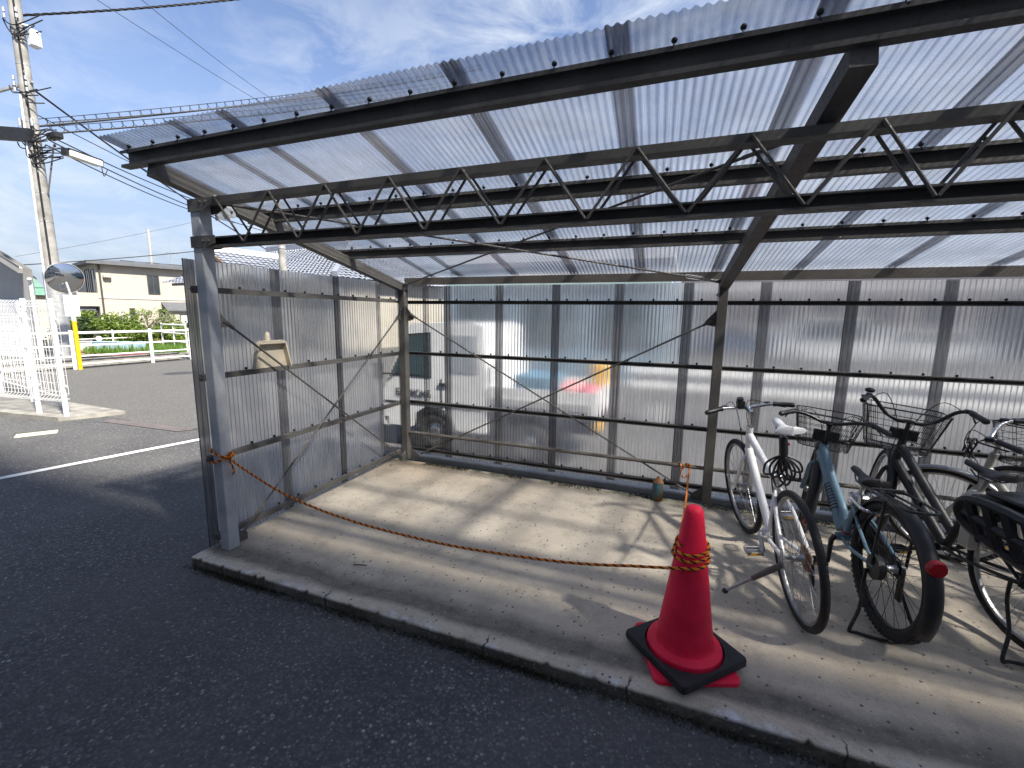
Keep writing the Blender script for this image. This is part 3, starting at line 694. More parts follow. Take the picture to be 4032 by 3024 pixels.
def fender(root,hub,R,tw,a0,a1,mat,M_=None,par=None,w=None):
    m=MB(); n=26; vs=[]; w=w or tw+.018; K=7
    for i in range(n+1):
        a=a0+(a1-a0)*i/n
        for k_ in range(K):
            u=(k_/(K-1)-.5)*math.pi*.95; q=R+.012+(w*.42)*(math.cos(u)-.6); vs.append(Vector(hub)+Vector((math.cos(a)*q,w/2*math.sin(u),math.sin(a)*q)))
    m.add(vs,[(i*K+k_,i*K+k_+1,(i+1)*K+k_+1,(i+1)*K+k_) for i in range(n) for k_ in range(K-1)])
    if M_: m.xf(M_)
    o=m.build('mudguard',mat,root); md=o.modifiers.new('thick','SOLIDIFY'); md.thickness=.0025; return o
def saddle(root,c,mat,tilt=0,Ls=.27,Wt=.155):
    m=MB(); n=16; K=10; vs=[]; c=Vector(c)
    for i in range(n+1):
        t=i/n; x=-Ls*.48+Ls*t                                  # tail to nose
        hw=Wt/2*(1-sst(.05,.62,t))+.024*sst(.0,.5,t); hw*=math.sqrt(max(.02,1-(max(0,.10-t)/.10)**2))*math.sqrt(max(.03,1-(max(0,t-.93)/.07)**2))
        top=.018*(1-sst(0,.35,t))+.012*sst(.6,1,t)
        for k_ in range(K):
            a=2*math.pi*k_/K; yy=hw*math.cos(a); zz=(.013 if math.sin(a)>0 else .034*(1-.45*t))*math.sin(a)+top-.012*(abs(math.cos(a))**3)*(1-t)
            vs.append(c+Vector((x,yy,zz)))
    m.add(vs,[(i*K+k_,i*K+(k_+1)%K,(i+1)*K+(k_+1)%K,(i+1)*K+k_) for i in range(n) for k_ in range(K)]+[tuple(range(K))[::-1],tuple(n*K+k_ for k_ in range(K))])
    o=m.build('saddle',mat,root); 
    m=MB()
    for s_ in (-1,1): m.tube([c+Vector((-.09,s_*.035,-.02)),c+Vector((-.04,s_*.022,-.045)),c+Vector((.05,s_*.02,-.042)),c+Vector((.10,s_*.008,-.018))],.004,6)
    m.build('saddle_rails',M_blackm,o); return o
def pedals(root,bb,L_c,ang,arm,ped):
    bb=Vector(bb)
    for s_,a in ((1,ang),(-1,ang+math.pi)):
        e=bb+Vector((math.cos(a)*L_c,s_*.085,math.sin(a)*L_c)); m=MB(); m.tube([bb+Vector((0,s_*.05,0)),bb+Vector((math.cos(a)*.03,s_*.07,math.sin(a)*.03)),e],[.017,.014,.011],8); c=m.build('crank_arm',arm,root)
        m=MB(); f=e+Vector((0,s_*.055,0))
        for sx in (-1,1): m.bbox(f+Vector((sx*.036-.007,-.045,-.011)),f+Vector((sx*.036+.007,.045,.011)),.003)
        for sy in (-1,1): m.bbox(f+Vector((-.036,sy*.042-.005,-.011)),f+Vector((.036,sy*.042+.005,.011)),.003)
        m.tube([e,f+Vector((0,s_*.045,0))],.009,8); p=m.build('pedal',ped,root)
        m=MB()
        for sx in (-1,1): m.box(f+Vector((sx*.0445-.001,-.03,-.006)),f+Vector((sx*.0445+.001,.03,.006)))
        m.build('pedal_reflector',M_yel2,p,smooth=False)
def basket(root,c,M_,L_=.30,Wt=.40,Wb=.30,H=.24,mat=None,rows=6,nl=9,fine=True):
    mat=mat or M_blackm; c=Vector(c); m=MB()
    def rim(t,inset=0):
        lx=L_/2*(.78+.22*t); wy=(Wb+(Wt-Wb)*t)/2; r=.06; o=[]
        for qd in range(4):
            sx=(1,-1,-1,1)[qd]; sy=(1,1,-1,-1)[qd]
            for k_ in range(5):
                a=math.pi/2*qd+math.pi/2*k_/4; o.append(c+Vector((sx*(lx-r)+r*math.cos(a),sy*(wy-r)+r*math.sin(a),H*t)))
        return o
    m.tube(rim(1),.0045,6,closed=True)
    for j in range(rows): m.tube(rim(j/rows),.0018 if j else .003,5,closed=True)
    A_=rim(0); B_r=rim(1); K=len(A_)
    def smp(o,t):
        s_=t*K; i=int(s_)%K; return o[i].lerp(o[(i+1)%K],s_-int(s_))
    nv=44
    for i in range(nv):
        if i%4==0 or fine: m.tube([smp(A_,i/nv),smp(B_r,i/nv)],.0017,4,cap=False)
    for i in range(10):
        y=(-.5+(i+.5)/10)*Wb*.95; m.tube([c+Vector((-L_*.38,y,0)),c+Vector((L_*.38,y,0))],.0017,4,cap=False)
    for i in range(7):
        x=(-.5+(i+.5)/7)*L_*.78; m.tube([c+Vector((x,-Wb*.48,0)),c+Vector((x,Wb*.48,0))],.0017,4,cap=False)
    return m.xf(M_).build('basket',mat,root)

def bike(name,label,loc,heading,lean,sp):
    root=thing(name,label,'bicycle',loc,(R_(lean),0,R_(heading)),'bicycles parked in the shelter')
    R=sp['R']; wb=sp['wb']; tw=sp['tw']; fm=sp['frame']; rim=sp.get('rim',M_alloy); spk=sp.get('spoke',M_alloy)
    hr=Vector((0,0,R)); hf=Vector((wb,0,R)); bb=Vector(sp.get('bb',(.44,0,.285)))
    ht=Vector(sp['ht']); hb=Vector(sp['hb']); st=Vector(sp['st']); sad=Vector(sp['sad'])
    ax=(ht-hb).normalized(); S=Matrix.Translation(hb)@Matrix.Rotation(R_(sp.get('steer',0)),4,ax)@Matrix.Translation(-hb)
    wheel(root,'rear_wheel',hr,R,tw,M_tyre,rim,spk,None,sp.get('knob',False)); wheel(root,'front_wheel',hf,sp.get('Rf',R),sp.get('twf',tw),M_tyre,rim,spk,S)
    # frame
    m=MB(); rt=sp.get('tube',.019)
    m.tube([hb-ax*.03,ht+ax*.015],rt*1.12,14)
    if sp['kind']=='diamond':
        m.tube([hb.lerp(ht,.15),bb],[rt*1.35,rt*1.2],14); m.tube([hb.lerp(ht,.75),st.lerp(bb,.12)],[rt*1.25,rt*.95],14)
    elif sp['kind']=='lowcurve':
        m.tube([hb.lerp(ht,.55),bb+Vector((.03,0,.03))],[rt*1.75,rt*1.65],14)
        d=(bb-hb).normalized(); m.tube(bez([hb.lerp(ht,.75)+Vector((-.01,0,.02)),hb.lerp(bb,.35)+Vector((-.055,0,.05)),hb.lerp(bb,.68)+Vector((-.075,0,.045)),st.lerp(bb,.62)+Vector((.06,0,-.03)),st.lerp(bb,.55)],8),rt*1.05,12)
    elif sp['kind']=='twin':
        m.tube([hb.lerp(ht,.1),bb],[rt*1.45,rt*1.45],14); m.tube([hb.lerp(ht,.85),st.lerp(bb,.72)],[rt*1.35,rt*1.3],14)
    else:
        m.tube(bez([hb.lerp(ht,.4),hb.lerp(bb,.55)+Vector((-.02,0,-.02)),bb],8),rt*1.35,12)
    m.tube([bb,st],rt,12); m.tube([bb+Vector((0,-.045,0)),bb+Vector((0,.045,0))],.024,12)
    for s_ in (-1,1):
        m.tube(bez([st.lerp(bb,.18)+Vector((0,s_*.012,0)),st.lerp(bb,.18).lerp(hr,.4)+Vector((0,s_*.045,.01)),hr+Vector((0,s_*.064,.0))],6),.0085 if sp['kind']!='diamond' else .011,8)
        m.tube(bez([bb+Vector((-.01,s_*.02,0)),bb.lerp(hr,.35)+Vector((0,s_*.045,-.012)),hr+Vector((0,s_*.064,0))],6),.0095 if sp['kind']!='diamond' else .012,8)
        m.bbox(hr+Vector((-.016,s_*.064-.004,-.022)),hr+Vector((.016,s_*.064+.004,.022)),.002)
    m.build('frame',fm,root)
    # fork
    m=MB(); fkm=sp.get('fork',fm); cr_=hb-ax*.035
    for s_ in (-1,1): m.tube(bez([cr_+Vector((0,s_*.012,.005)),cr_+Vector((.005,s_*(tw/2+.022),-.03)),cr_.lerp(hf,.6)+Vector((-.006,s_*(tw/2+.024),0)),hf+Vector((0,s_*.056,0))],6),[.015]*7+[.0135]*6+[.011]*6 if False else .0135,10)
    m.xf(S).build('fork',fkm,root)
    # stem, bars, grips
    bc=Vector(sp['bar']); m=MB(); stm=sp.get('stem',M_blackm)
    m.tube([ht,ht+ax*max(.02,(bc-ht).dot(ax)-.01)],.0125,12); m.tube([ht+ax*max(.02,(bc-ht).dot(ax)-.012),bc],[.018,.019],12); m.tube([ht+ax*.0,ht+ax*.028],.021,12); m.xf(S).build('stem',stm,root)
    bm=sp.get('barmat',M_blackm); pts=sp['barpts']; full=[bc+Vector((x,-y,z)) for x,y,z in pts[::-1]]+[bc]+[bc+Vector((x,y,z)) for x,y,z in pts]
    m=MB(); m.tube(bez(full,6),.0115,12); hbo=m.xf(S).build('handlebar',bm,root)
    for s_ in (-1,1):
        e=bc+Vector((pts[-1][0],s_*pts[-1][1],pts[-1][2])); pz=pts[-2]; f=bc+Vector((pz[0],s_*pz[1],pz[2])); d=(e-f).normalized(); g0=e-d*.125
        m=MB(); m.tube([g0,g0+d*.012,g0+d*.02,e-d*.03,e-d*.008,e+d*.004],[.018,.018,.0155,.0165,.0185,.013],12); m.xf(S).build('grip',M_blackp,root)
        m=MB(); c0=g0-d*.03; m.bbox(c0+Vector((-.012,-.016,-.014)),c0+Vector((.03,.016,.012)),.004); m.tube([c0+Vector((.025,0,-.004)),c0+Vector((.055,s_*.03,-.016)),e+Vector((.055,-s_*.03,-.022))],[.006,.006,.005],8); m.xf(S).build('brake_lever',sp.get('lever',M_blackm),root)
    m=MB()
    for s_ in (-1,1):
        c0=bc+Vector((pts[-2][0]+.03,s_*pts[-2][1]*.9,pts[-2][2]-.005)); m.tube(bez([c0,c0+Vector((.10,-s_*.09,.02)),bc+Vector((.10,s_*.03,-.06)),hb.lerp(ht,.3)+Vector((.035,s_*.03,0)),hb+Vector((.02,s_*.02,-.08))],8),.0026,6)
    m.xf(S).build('brake_cable',M_cable,root)
    # saddle, post
    m=MB(); m.tube([st.lerp(bb,.05),sad+Vector((.01,0,-.045))],.0135,12); m.tube([st.lerp(bb,.02),st.lerp(bb,-.06)],.019,12); m.build('seat_post',sp.get('post',M_alloy),root)
    saddle(root,sad,sp['saddle'])
    # drive
    m=MB(); cr0=bb+Vector((0,-.05,0)); m.lathe([(.078,-.002),(.086,-.002),(.086,.002),(.078,.002),(.078,-.002)],40,Matrix.Translation(cr0)@Matrix.Rotation(R_(90),4,'X'))
    for i in range(5): a=2*math.pi*i/5; m.tube([cr0,cr0+Vector((math.cos(a)*.08,0,math.sin(a)*.08))],.006,6)
    m.build('chainring',M_blackm,root)
    m=MB(); s0=hr+Vector((0,-.045,0)); m.lathe([(.0,-.008),(.045 if not sp.get('cog') else sp['cog'],-.008),(.045,.006),(.0,.008)],30,Matrix.Translation(s0)@Matrix.Rotation(R_(90),4,'X')); m.build('sprocket',M_rust if sp.get('cog') else M_blackm,root)
    m=MB(); 
    for s_ in (-1,1): m.tube([bb+Vector((0,-.05,s_*.086)),hr+Vector((0,-.05,s_*.045))],.0042,6)
    m.build('chain',M_blackm,root)
    pedals(root,bb,.165,R_(sp.get('crank',20)),sp.get('arm',M_alloy),sp.get('ped',M_blackp))
    return root,S,dict(hr=hr,hf=hf,bb=bb,ht=ht,hb=hb,st=st,sad=sad,ax=ax,bc=bc)

# white flat-bar bicycle
wb_,S,g=bike('bicycle','white flat-bar bicycle with white saddle leaning on its side stand nearest the cone',(3.453,.653,0),97.5,-6.4,
  dict(kind='diamond',R=.353,wb=1.06,tw=.040,frame=M_wbike,rim=M_alloy,bb=(.435,0,.285),hb=(.888,0,.665),ht=(.838,0,.845),st=(.265,0,.70),sad=(.165,0,1.025),bar=(.868,0,.992),
  barpts=[(.0,.06,.004),(-.012,.17,.012),(-.05,.285,.0)],barmat=M_chrome,stem=M_chrome,saddle=M_saddlew,crank=195,ped=M_alloy,cog=.07,tube=.020,steer=6,post=M_chrome))
root=wb_
m=MB(); a=Vector((.02,.07,.30)); e=Vector((.10,.34,.085)); m.tube([a,a.lerp(e,.15),a.lerp(e,.5)],[.016,.018,.014],8); m.build('stand_bracket',M_pipe,root); m=MB(); m.tube([a.lerp(e,.45),e],.0085,8); so_=m.build('side_stand',M_alloy,root); m=MB(); m.ball(e,.018,10,6,(1,1,.8)); m.build('stand_foot',M_rubber,so_)
m=MB(); m.lathe([(.0,.014),(.016,.010),(.022,0),(.022,-.006),(0,-.006)],8,Matrix.Translation((.02,-.055,.545))@Matrix.Rotation(R_(-90),4,'Y')); m.build('rear_reflector',M_refl,root)
m=MB(); q=[]
for i in range(7):
    a0=R_(-52+i*17); L_c=.16+.02*math.sin(i*2.1); c0=g['sad']+Vector((.015,0,-.17)); mid=c0+Vector((.02*math.cos(i),math.sin(a0)*L_c*.75,-math.cos(a0)*L_c)); sd_=Vector((.015,math.cos(a0)*.03,math.sin(a0)*.03))
    q+=[c0,c0.lerp(mid,.6)+sd_,mid,c0.lerp(mid,.6)-sd_]
m.tube(bez(q+[q[0]],6),.0058,7); m.build('cable_lock',M_blackp,root)
m=MB(); c0=g['sad']+Vector((.012,0,-.10)); m.tube([c0+Vector((0,0,.04)),c0+Vector((0,0,-.06))],.022,12); lk=m.build('lock_body',M_blackp,root); m=MB(); m.ball(c0+Vector((0,-.026,.0)),.008,8,6); m.build('lock_button',M_refl,lk)
m=MB(); c0=g['bc']+Vector((-.01,.035,.02)); m.bbox(c0+Vector((-.02,-.02,-.02)),c0+Vector((.03,.03,.035)),.006); m.xf(S).build('light_bracket',M_blackp,root)
m=MB(); c0=g['bc']+Vector((-.012,.045,.062)); m.tube([c0,c0+Vector((-.004,0,.014))],[.024,.020],14); m.xf(S).build('bell',M_blackp,root)
for s_ in (0,1):
    pass
m=MB(); hr=g['hr']
m.tube(bez([g['st'].lerp(g['bb'],.2)+Vector((-.05,-.035,0)),Vector((.28,-.03,.70)),Vector((.24,.0,.705)),Vector((.28,.03,.70)),g['st'].lerp(g['bb'],.2)+Vector((-.05,.035,0))],6),.004,6); m.build('rear_brake',M_blackm,root)
m=MB(); c0=hr+Vector((.0,-.062,-.02)); m.bbox(c0+Vector((-.02,-.012,-.12)),c0+Vector((.02,.004,.0)),.004); m.lathe([(.0,.004),(.028,.004),(.028,-.004),(0,-.004)],16,Matrix.Translation(c0+Vector((.02,-.01,-.12)))@Matrix.Rotation(R_(90),4,'X')); m.build('derailleur',M_blackm,root)
m=MB(); m.tube([(.0,.062,.345),(-.03,.085,.36),(-.05,.09,.43)],.006,8); m.tube([Vector((1.06,.06,.345)),Vector((1.04,.10,.40)),Vector((1.00,.12,.46))],[.008,.007,.006],8); m.build('quick_release',M_chrome,root)

# blue electric bicycle with basket and rack
root,S,g=bike('bicycle','dusty blue low-step bicycle with black basket, rear rack and knobbly tyres',(3.823,.699,.022),97,0,
  dict(kind='lowcurve',R=.335,wb=1.10,tw=.054,knob=True,frame=M_blue,rim=M_blackm,spoke=M_blackm,bb=(.45,0,.28),hb=(.890,0,.635),ht=(.862,0,.735),st=(.352,0,.55),sad=(.315,0,.705),bar=(.838,0,.895),
  barpts=[(.0,.05,.004),(-.02,.14,.035),(-.07,.22,.045),(-.17,.285,.03)],saddle=M_blackp,crank=-100,arm=M_blackm,tube=.021,steer=-20))
m=MB()
hb=g['hb'];bb=g['bb'];d=(bb-hb).normalized()
for i in range(9): c0=hb.lerp(g['ht'],.5).lerp(bb,.42+i*.035); m.tube([c0,c0+d*.009],.0385,14)
m.build('battery_bands',M_bblack,root)
m=MB(); c0=hb.lerp(g['ht'],.5).lerp(bb,.10)+Vector((-.02,.0,.033)); c1=hb.lerp(g['ht'],.5).lerp(bb,.26)+Vector((-.02,0,.033))
for i in range(5):
    t=.1+.18*i; p=c0.lerp(c1,t); e=c0.lerp(c1,t+.11)
    m.bar(p+Vector((0,.012,0)),e+Vector((0,.012,0)),.003,.0022); m.bar(p+Vector((0,-.012,0)),e+Vector((0,-.012,0)),.003,.0022); m.bar(p+Vector((0,-.012,0)),p+Vector((0,.012,0)),.003,.0022)
m.build('frame_logo',M_white,root)
fender(root,g['hr'],.335,.054,R_(12),R_(208),M_blackp,None,None,.075); fender(root,g['hf'],.335,.054,R_(70),R_(215),M_blackp,S,None,.07)
m=MB(); a=R_(186); c0=g['hr']+Vector((math.cos(R_(150)),0,math.sin(R_(150))))*.366; m.lathe([(0,.016),(.032,.014),(.038,.004),(.038,-.012),(0,-.012)],24,Matrix.Translation(c0)@Matrix.Rotation(R_(-90),4,'Y')); m.build('rear_reflector',M_refl,root)
basket(root,(1.06,0,.69),S,.30,.40,.30,.235)
m=MB(); m.bbox(Vector((.895,-.075,.755)),Vector((.905,.075,.83)),.003); m.xf(S).build('basket_plate',M_blackm,root)
m=MB()
for s_ in (-1,1):
    m.tube(bez([(.21,s_*.035,.685),(.08,s_*.075,.705),(-.08,s_*.075,.712),(-.185,s_*.06,.718),(-.20,0,.718)],5),.0072,8)
    m.tube([(-.03,s_*.073,.715),(.005,s_*.075,.345)],.0075,8); m.tube([(.17,s_*.022,.69),(-.19,s_*.022,.716)],.006,8)
m.tube([(.10,-.07,.715),(.10,.07,.715)],.006,8); m.build('rear_rack',M_blackm,root)
def dstand(root,w=.17,x=-.02,zt=.30,mat=M_blackm,back=-.10,tilt=0):
    m=MB(); m.tube(bez([(x+.04,.075,zt),(x+.03,.085,zt-.09),(x+back*.4,.11,.10),(x+back,w,-.014),(x+back-.01,w-.03,-.015),(x+back-.05,0,-.010),(x+back-.01,-w+.03,-.015),(x+back,-w,-.014),(x+back*.4,-.11,.10),(x+.03,-.085,zt-.09),(x+.04,-.075,zt)],7),.0085,9); return m.build('double_stand',mat,root)
dstand(root,.15,-.0,.30,M_blackm,-.035)
m=MB(); m.tube(bez([(.33,.05,.60),(.30,.07,.60),(.24,.075,.585),(.17,.06,.57),(.15,0,.565),(.17,-.06,.57),(.24,-.075,.585),(.33,-.05,.60)],6),.009,8); m.build('ring_lock',M_chrome,root)
m=MB(); c0=g['hr']+Vector((0,.05,0)); m.lathe([(0,.02),(.05,.02),(.062,.008),(.062,-.02),(0,-.02)],24,Matrix.Translation(c0)@Matrix.Rotation(R_(90),4,'X')); m.build('hub_brake',M_bblack,root)
m=MB(); c0=g['hr']+Vector((.0,-.06,-.05)); m.bbox(c0+Vector((-.015,-.01,-.12)),c0+Vector((.02,.008,.02)),.004); m.build('derailleur',M_blackm,root)
m=MB(); m.bbox((.28,-.025,.53),(.36,.035,.60),.01); m.ball((.31,.05,.555),.022,10,8); m.build('tail_lamp',M_chrome,root)
m=MB(); m.prism([(.41,.30),(.47,.33),(.40,.42),(.30,.43),(.03,.36),(.0,.30)],-.062,-.05,Matrix(((1,0,0,0),(0,0,1,0),(0,1,0,0),(0,0,0,1)))); m.build('chain_guard',M_blackp,root)
m=MB(); m.tube([g['bb'].lerp(g['st'],.12),g['bb'].lerp(g['st'],.17)],.0225,12); m.build('red_band',M_refl,root)

# black utility bicycle with basket and child-seat base
root,S,g=bike('bicycle','black twin-tube bicycle with tall basket and silver rims at the right edge',(4.413,.765,.038),107,0,
  dict(kind='twin',R=.335,wb=1.12,tw=.042,frame=M_bblack,rim=M_alloy,spoke=M_alloy,bb=(.47,0,.27),hb=(.915,0,.625),ht=(.880,0,.775),st=(.345,0,.62),sad=(.30,0,.785),bar=(.845,0,.925),
  barpts=[(.0,.06,-.005),(.01,.13,.03),(-.0,.20,.105),(-.06,.245,.125),(-.19,.285,.10)],saddle=M_blackp,crank=-35,arm=M_blackm,tube=.020,steer=-29))
fender(root,g['hr'],.335,.042,R_(20),R_(150),M_blackp,None,None,.062); fender(root,g['hf'],.335,.042,R_(65),R_(215),M_blackp,S,None,.06)
basket(root,(1.065,0,.70),S,.34,.44,.32,.28,None,7,9)
m=MB(); m.bbox(Vector((.90,-.075,.79)),Vector((.91,.075,.86)),.003); m.xf(S).build('basket_plate',M_blackm,root)
m=MB(); c0=g['bc']+Vector((-.05,.245,.16)); m.ball(c0,.028,14,8,(1,1,.6)); m.xf(S).build('bell',M_blackp,root)
m=MB(); m.bbox((.285,-.045,.34),(.375,.045,.66),.015); m.build('battery_case',M_cream,root)
dstand(root,.16,-.0,.32,M_blackm,-.07)
m=MB()
for s_ in (-1,1):
    m.tube([(.20,s_*.06,.70),(-.26,s_*.07,.70)],.008,8); m.tube([(-.05,s_*.07,.70),(0,s_*.072,.34)],.008,8)
for x in (-.25,-.12,.02,.15): m.tube([(x,-.07,.70),(x,.07,.70)],.006,8)
m.build('rear_rack',M_blackm,root)
# moulded footwell panels with cut-outs on both sides
def panel(s_):
    m=MB(); y=s_*.175; n=14
    def strip(pts,w=.020): 
        m.tube(bez([Vector((x,y+s_*.03*math.sin((z-.45)*6),z)) for x,z in pts],5),w*.5,6)
    strip([(-.24,.50),(-.26,.58),(-.22,.66),(-.05,.69),(.12,.69),(.20,.66),(.22,.60),(.17,.54),(.0,.49),(-.14,.47),(-.24,.50)],.046)
    for x in (-.15,-.06,.03,.12): strip([(x-.02,.49),(x+.02,.60),(x+.05,.68)],.046)
    strip([(-.22,.575),(0,.585),(.19,.61)],.04)
    m.bbox((-.25,min(y,s_*.09),.675),(.2,max(y,s_*.09),.70),.006)
    m.bbox((-.25,min(y,s_*.16)-.005,.455),(.0,max(y,s_*.16)+.005,.475),.005)
    return m.build('foot_guard',M_blackp,root)
panel(1); panel(-1)
m=MB(); m.bbox((-.26,-.15,.712),(.16,.15,.735),.008); m.build('carrier_tray',M_blackp,root)
m=MB(); m.tube(bez([(-.02,.12,.70),(-.03,.125,.85),(-.03,.12,.965),(-.035,.08,1.0),(-.04,-.08,1.0),(-.03,-.12,.965),(-.03,-.125,.85),(-.02,-.12,.70)],7),.0125,10); m.build('grab_bar',M_blackm,root)
m=MB(); m.bbox((-.285,.145,.42),(-.278,.165,.56),.002); m.build('side_reflector',M_refl,root)

# cream bicycle behind, its front wheel turned sideways
root,S,g=bike('bicycle','cream bicycle behind the black one with front wheel turned towards the wall end',(5.03,.82,0),118,-4,
  dict(kind='low',R=.33,wb=1.06,tw=.036,frame=M_cream,rim=M_alloy,spoke=M_alloy,bb=(.44,0,.28),hb=(.885,0,.66),ht=(.85,0,.79),st=(.27,0,.62),sad=(.19,0,.84),bar=(.87,0,.90),
  barpts=[(.0,.05,.0),(-.02,.13,.05),(-.07,.20,.065),(-.17,.265,.05)],barmat=M_chrome,stem=M_alloy,saddle=M_blackp,crank=40,tube=.017,steer=28))
fender(root,g['hf'],.33,.036,R_(60),R_(215),M_alloy,S,None,.052)
m=MB(); m.tube(bez([Vector((.95+.02*math.cos(i*1.3),.07*math.cos(i*1.05),.83+.06*math.sin(i*1.05))) for i in range(22)],5),.0052,7); m.xf(S).build('coil_lock',M_blackp,root)

root,S,g=bike('bicycle','black basket bicycle cut off by the right edge of the shelter bay',(5.47,.93,0),118,-2,
  dict(kind='low',R=.33,wb=1.08,tw=.038,frame=M_bblack,rim=M_alloy,spoke=M_alloy,bb=(.44,0,.28),hb=(.89,0,.66),ht=(.86,0,.79),st=(.27,0,.62),sad=(.19,0,.84),bar=(.85,0,.93),
  barpts=[(.0,.05,.0),(-.02,.13,.05),(-.07,.20,.065),(-.17,.265,.05)],saddle=M_blackp,crank=10,tube=.017))
basket(root,(1.05,0,.70),S,.30,.42,.32,.26)

# ------------------------------------------------------------------ left: fence, mirror, guard rail, pole
def vsub(a,b): return Vector(a)-Vector(b)
FZ=GZ+.06
def mesh_fence(name,label,p,q,z0,h,posts,pitch_v=.06,nh=12,group=None):
    p=Vector(p); q=Vector(q); d=(q-p); Lf=d.length; d.normalize(); nrm=Vector((-d.y,d.x,0))
    root=thing(name,label,'fence',(p.x,p.y,z0),(0,0,0),group); m=MB()
    zb=.22; zt=h
    hs=[zb+.02+(zt-zb-.04)*i/(nh-1) for i in range(nh)]
    for z in hs: m.tube([Vector((0,0,z)),d*Lf+Vector((0,0,z))],.0030,4,cap=False)
    m.build('horizontal_wires',M_wire,root)
    m=MB(); n=int(Lf/pitch_v)
    for i in range(n+1):
        c=d*(Lf*i/n); m.tube([c+Vector((0,0,zb))+nrm*.004,c+nrm*.05+Vector((0,0,zb+.045)),c+Vector((0,0,zb+.09))+nrm*.004,c+Vector((0,0,zt-.09))+nrm*.004,c+nrm*.05+Vector((0,0,zt-.045)),c+Vector((0,0,zt))+nrm*.004],.0030,4,cap=False)
    for z in (zb,zb+.045,zb+.09,zt-.09,zt-.045,zt):
        off=nrm*(.05 if z in (zb+.045,zt-.045) else 0); m.tube([off+Vector((0,0,z)),off+d*Lf+Vector((0,0,z))],.0033,4,cap=False)
    m.build('vertical_wires',M_wire,root)
    for t in posts:
        c=d*(Lf*t); m=MB(); m.tube([c+Vector((0,0,-.03)),c+Vector((0,0,zt+.02))],.033,14); m.ball(c+Vector((0,0,zt+.02)),.034,12,6,(1,1,.4)); po=m.build('post',M_white,root)
        for z in (.45,.95,1.45):
            m=MB(); m.bbox(c+d*-.11+Vector((-.0,-.012,z)),c+d*.04+Vector((.012,.012,z+.035)),.003) if abs(d.y)<.5 else m.bbox(c+Vector((-.05,-.05,z)),c+Vector((.05,.05,z+.035)),.003); m.build('clamp',M_white,po,smooth=False)
    return root
pC=Vector((-5.97,1.83,0)); pL=Vector((-9.1,1.50,0))
mesh_fence('mesh_fence','white wire mesh fence panel along the front of the neighbouring lot',pC,pL,FZ,1.74,[0,.19,.55,.99],.075,12)
pB=Vector((-13.2,3.05,0)); 
mesh_fence('mesh_fence','white wire mesh fence running back from the front panel towards the garage',pC+Vector((-.12,.12,0)),pB,FZ,1.70,[.25,.5,.75,1.0],.12,9)
m=MB(); m.bbox((-.02,-.02,0),(.02,.02,.4),.003)
# convex mirror
MBASE=onz(318,1455,GZ+.004)
mir=thing('traffic_mirror','round convex traffic mirror on a yellow pole at the road edge','mirror',MBASE)
m=MB(); m.tube([(0,0,0),(0,0,1.36)],.050,16); m.build('pole',M_yellow,mir)
m=MB(); m.tube([(0,0,1.36),(0,0,1.56)],.048,16); m.tube([(0,0,1.56),(0,0,2.12)],.034,12); m.build('pole_top',M_white,mir)
dM=(MBASE-CAM).dot(_fw); MC=P(256,1098,dM)-MBASE+Vector((.10,-.05,0))+(CAM-MBASE).normalized()*.16; SC=P(281,1204,dM)-MBASE
face=(CAM-MBASE); face.z=0; face.normalize(); ang=math.atan2(face.y,face.x)+R_(14)
Rm=Matrix.Translation(MC)@Matrix.Rotation(ang,4,'Z')@Matrix.Rotation(R_(102),4,'Y')
m=MB(); K=[(0,.10)]+[(.40*i/12,.10*(1-(i/12)**2)) for i in range(1,13)]
m.lathe(K,48,Rm); mo=m.build('mirror_face',M_mirror,mir)
m=MB(); m.lathe([(.395,-.02),(.415,-.01),(.418,.012),(.402,.016)],48,Rm); m.build('mirror_rim',M_galv,mo)
m=MB(); m.lathe([(0,-.06),(.30,-.05),(.41,-.012)],48,Rm); m.build('mirror_back',M_orng,mo)
m=MB(); m.tube([Vector((0,0,2.08)),MC-face*.07],.03,10); m.build('bracket',M_galv,mir)
SR=Matrix.Translation(Vector((SC.x*.25,SC.y*.25,SC.z))+face*.06)@Matrix.Rotation(ang-R_(90),4,'Z')
m=MB(); m.bbox((-.155,-.004,-.29),(.155,.004,.29),.003); m.xf(SR); sg=m.build('sign_plate',M_white,mir,smooth=False)
m=MB(); rl=random.Random(5)
for i in range(2): m.box((-.03,-.0065,.20-i*.07),(.03,-.005,.235-i*.07)); m.box((-.03,.005,.20-i*.07),(.03,.0065,.235-i*.07))
for i in range(6): m.box((-.014,.005,-.16+i*.042),(.014,.0065,-.138+i*.042)); m.box((-.014,-.0065,-.16+i*.042),(.014,-.005,-.138+i*.042))
m.xf(SR); m.build('sign_marks',plain('faded_print',(.50,.51,.52),.6),sg,smooth=False)

def guard(name,label,pts,h,rails,r=.032,tops=.04,base=GZ):
    root=thing(name,label,'guard rail',(pts[0][0],pts[0][1],base)); o=Vector((pts[0][0],pts[0][1],base)); m=None
    P3=[Vector((x,y,base))-o for x,y in pts]
    for p in P3:
        m=MB(); m.tube([p,p+Vector((0,0,h))],.048 if tops>.03 else .03,14); m.ball(p+Vector((0,0,h)),.049 if tops>.03 else .031,12,6,(1,1,.5)); m.build('post',M_white,root)
    for z,rr in rails:
        m=MB(); m.tube([p+Vector((0,0,z)) for p in P3],rr,10); m.build('rail',M_white,root)
    return root
g1=onz(298,1454,GZ); g2=onz(603,1428,GZ); dg=(g2-g1)
guard('guard_rail','white pipe guard rail behind the yellow mirror pole',[(g1-dg*1.0)[:2],g1[:2],g2[:2],(g2+dg*.62)[:2]],1.08,[(1.02,.036),(.66,.024),(.36,.024),(.13,.024)])
gb=P(330,1400,17.5); ge=P(715,1372,21.0); 
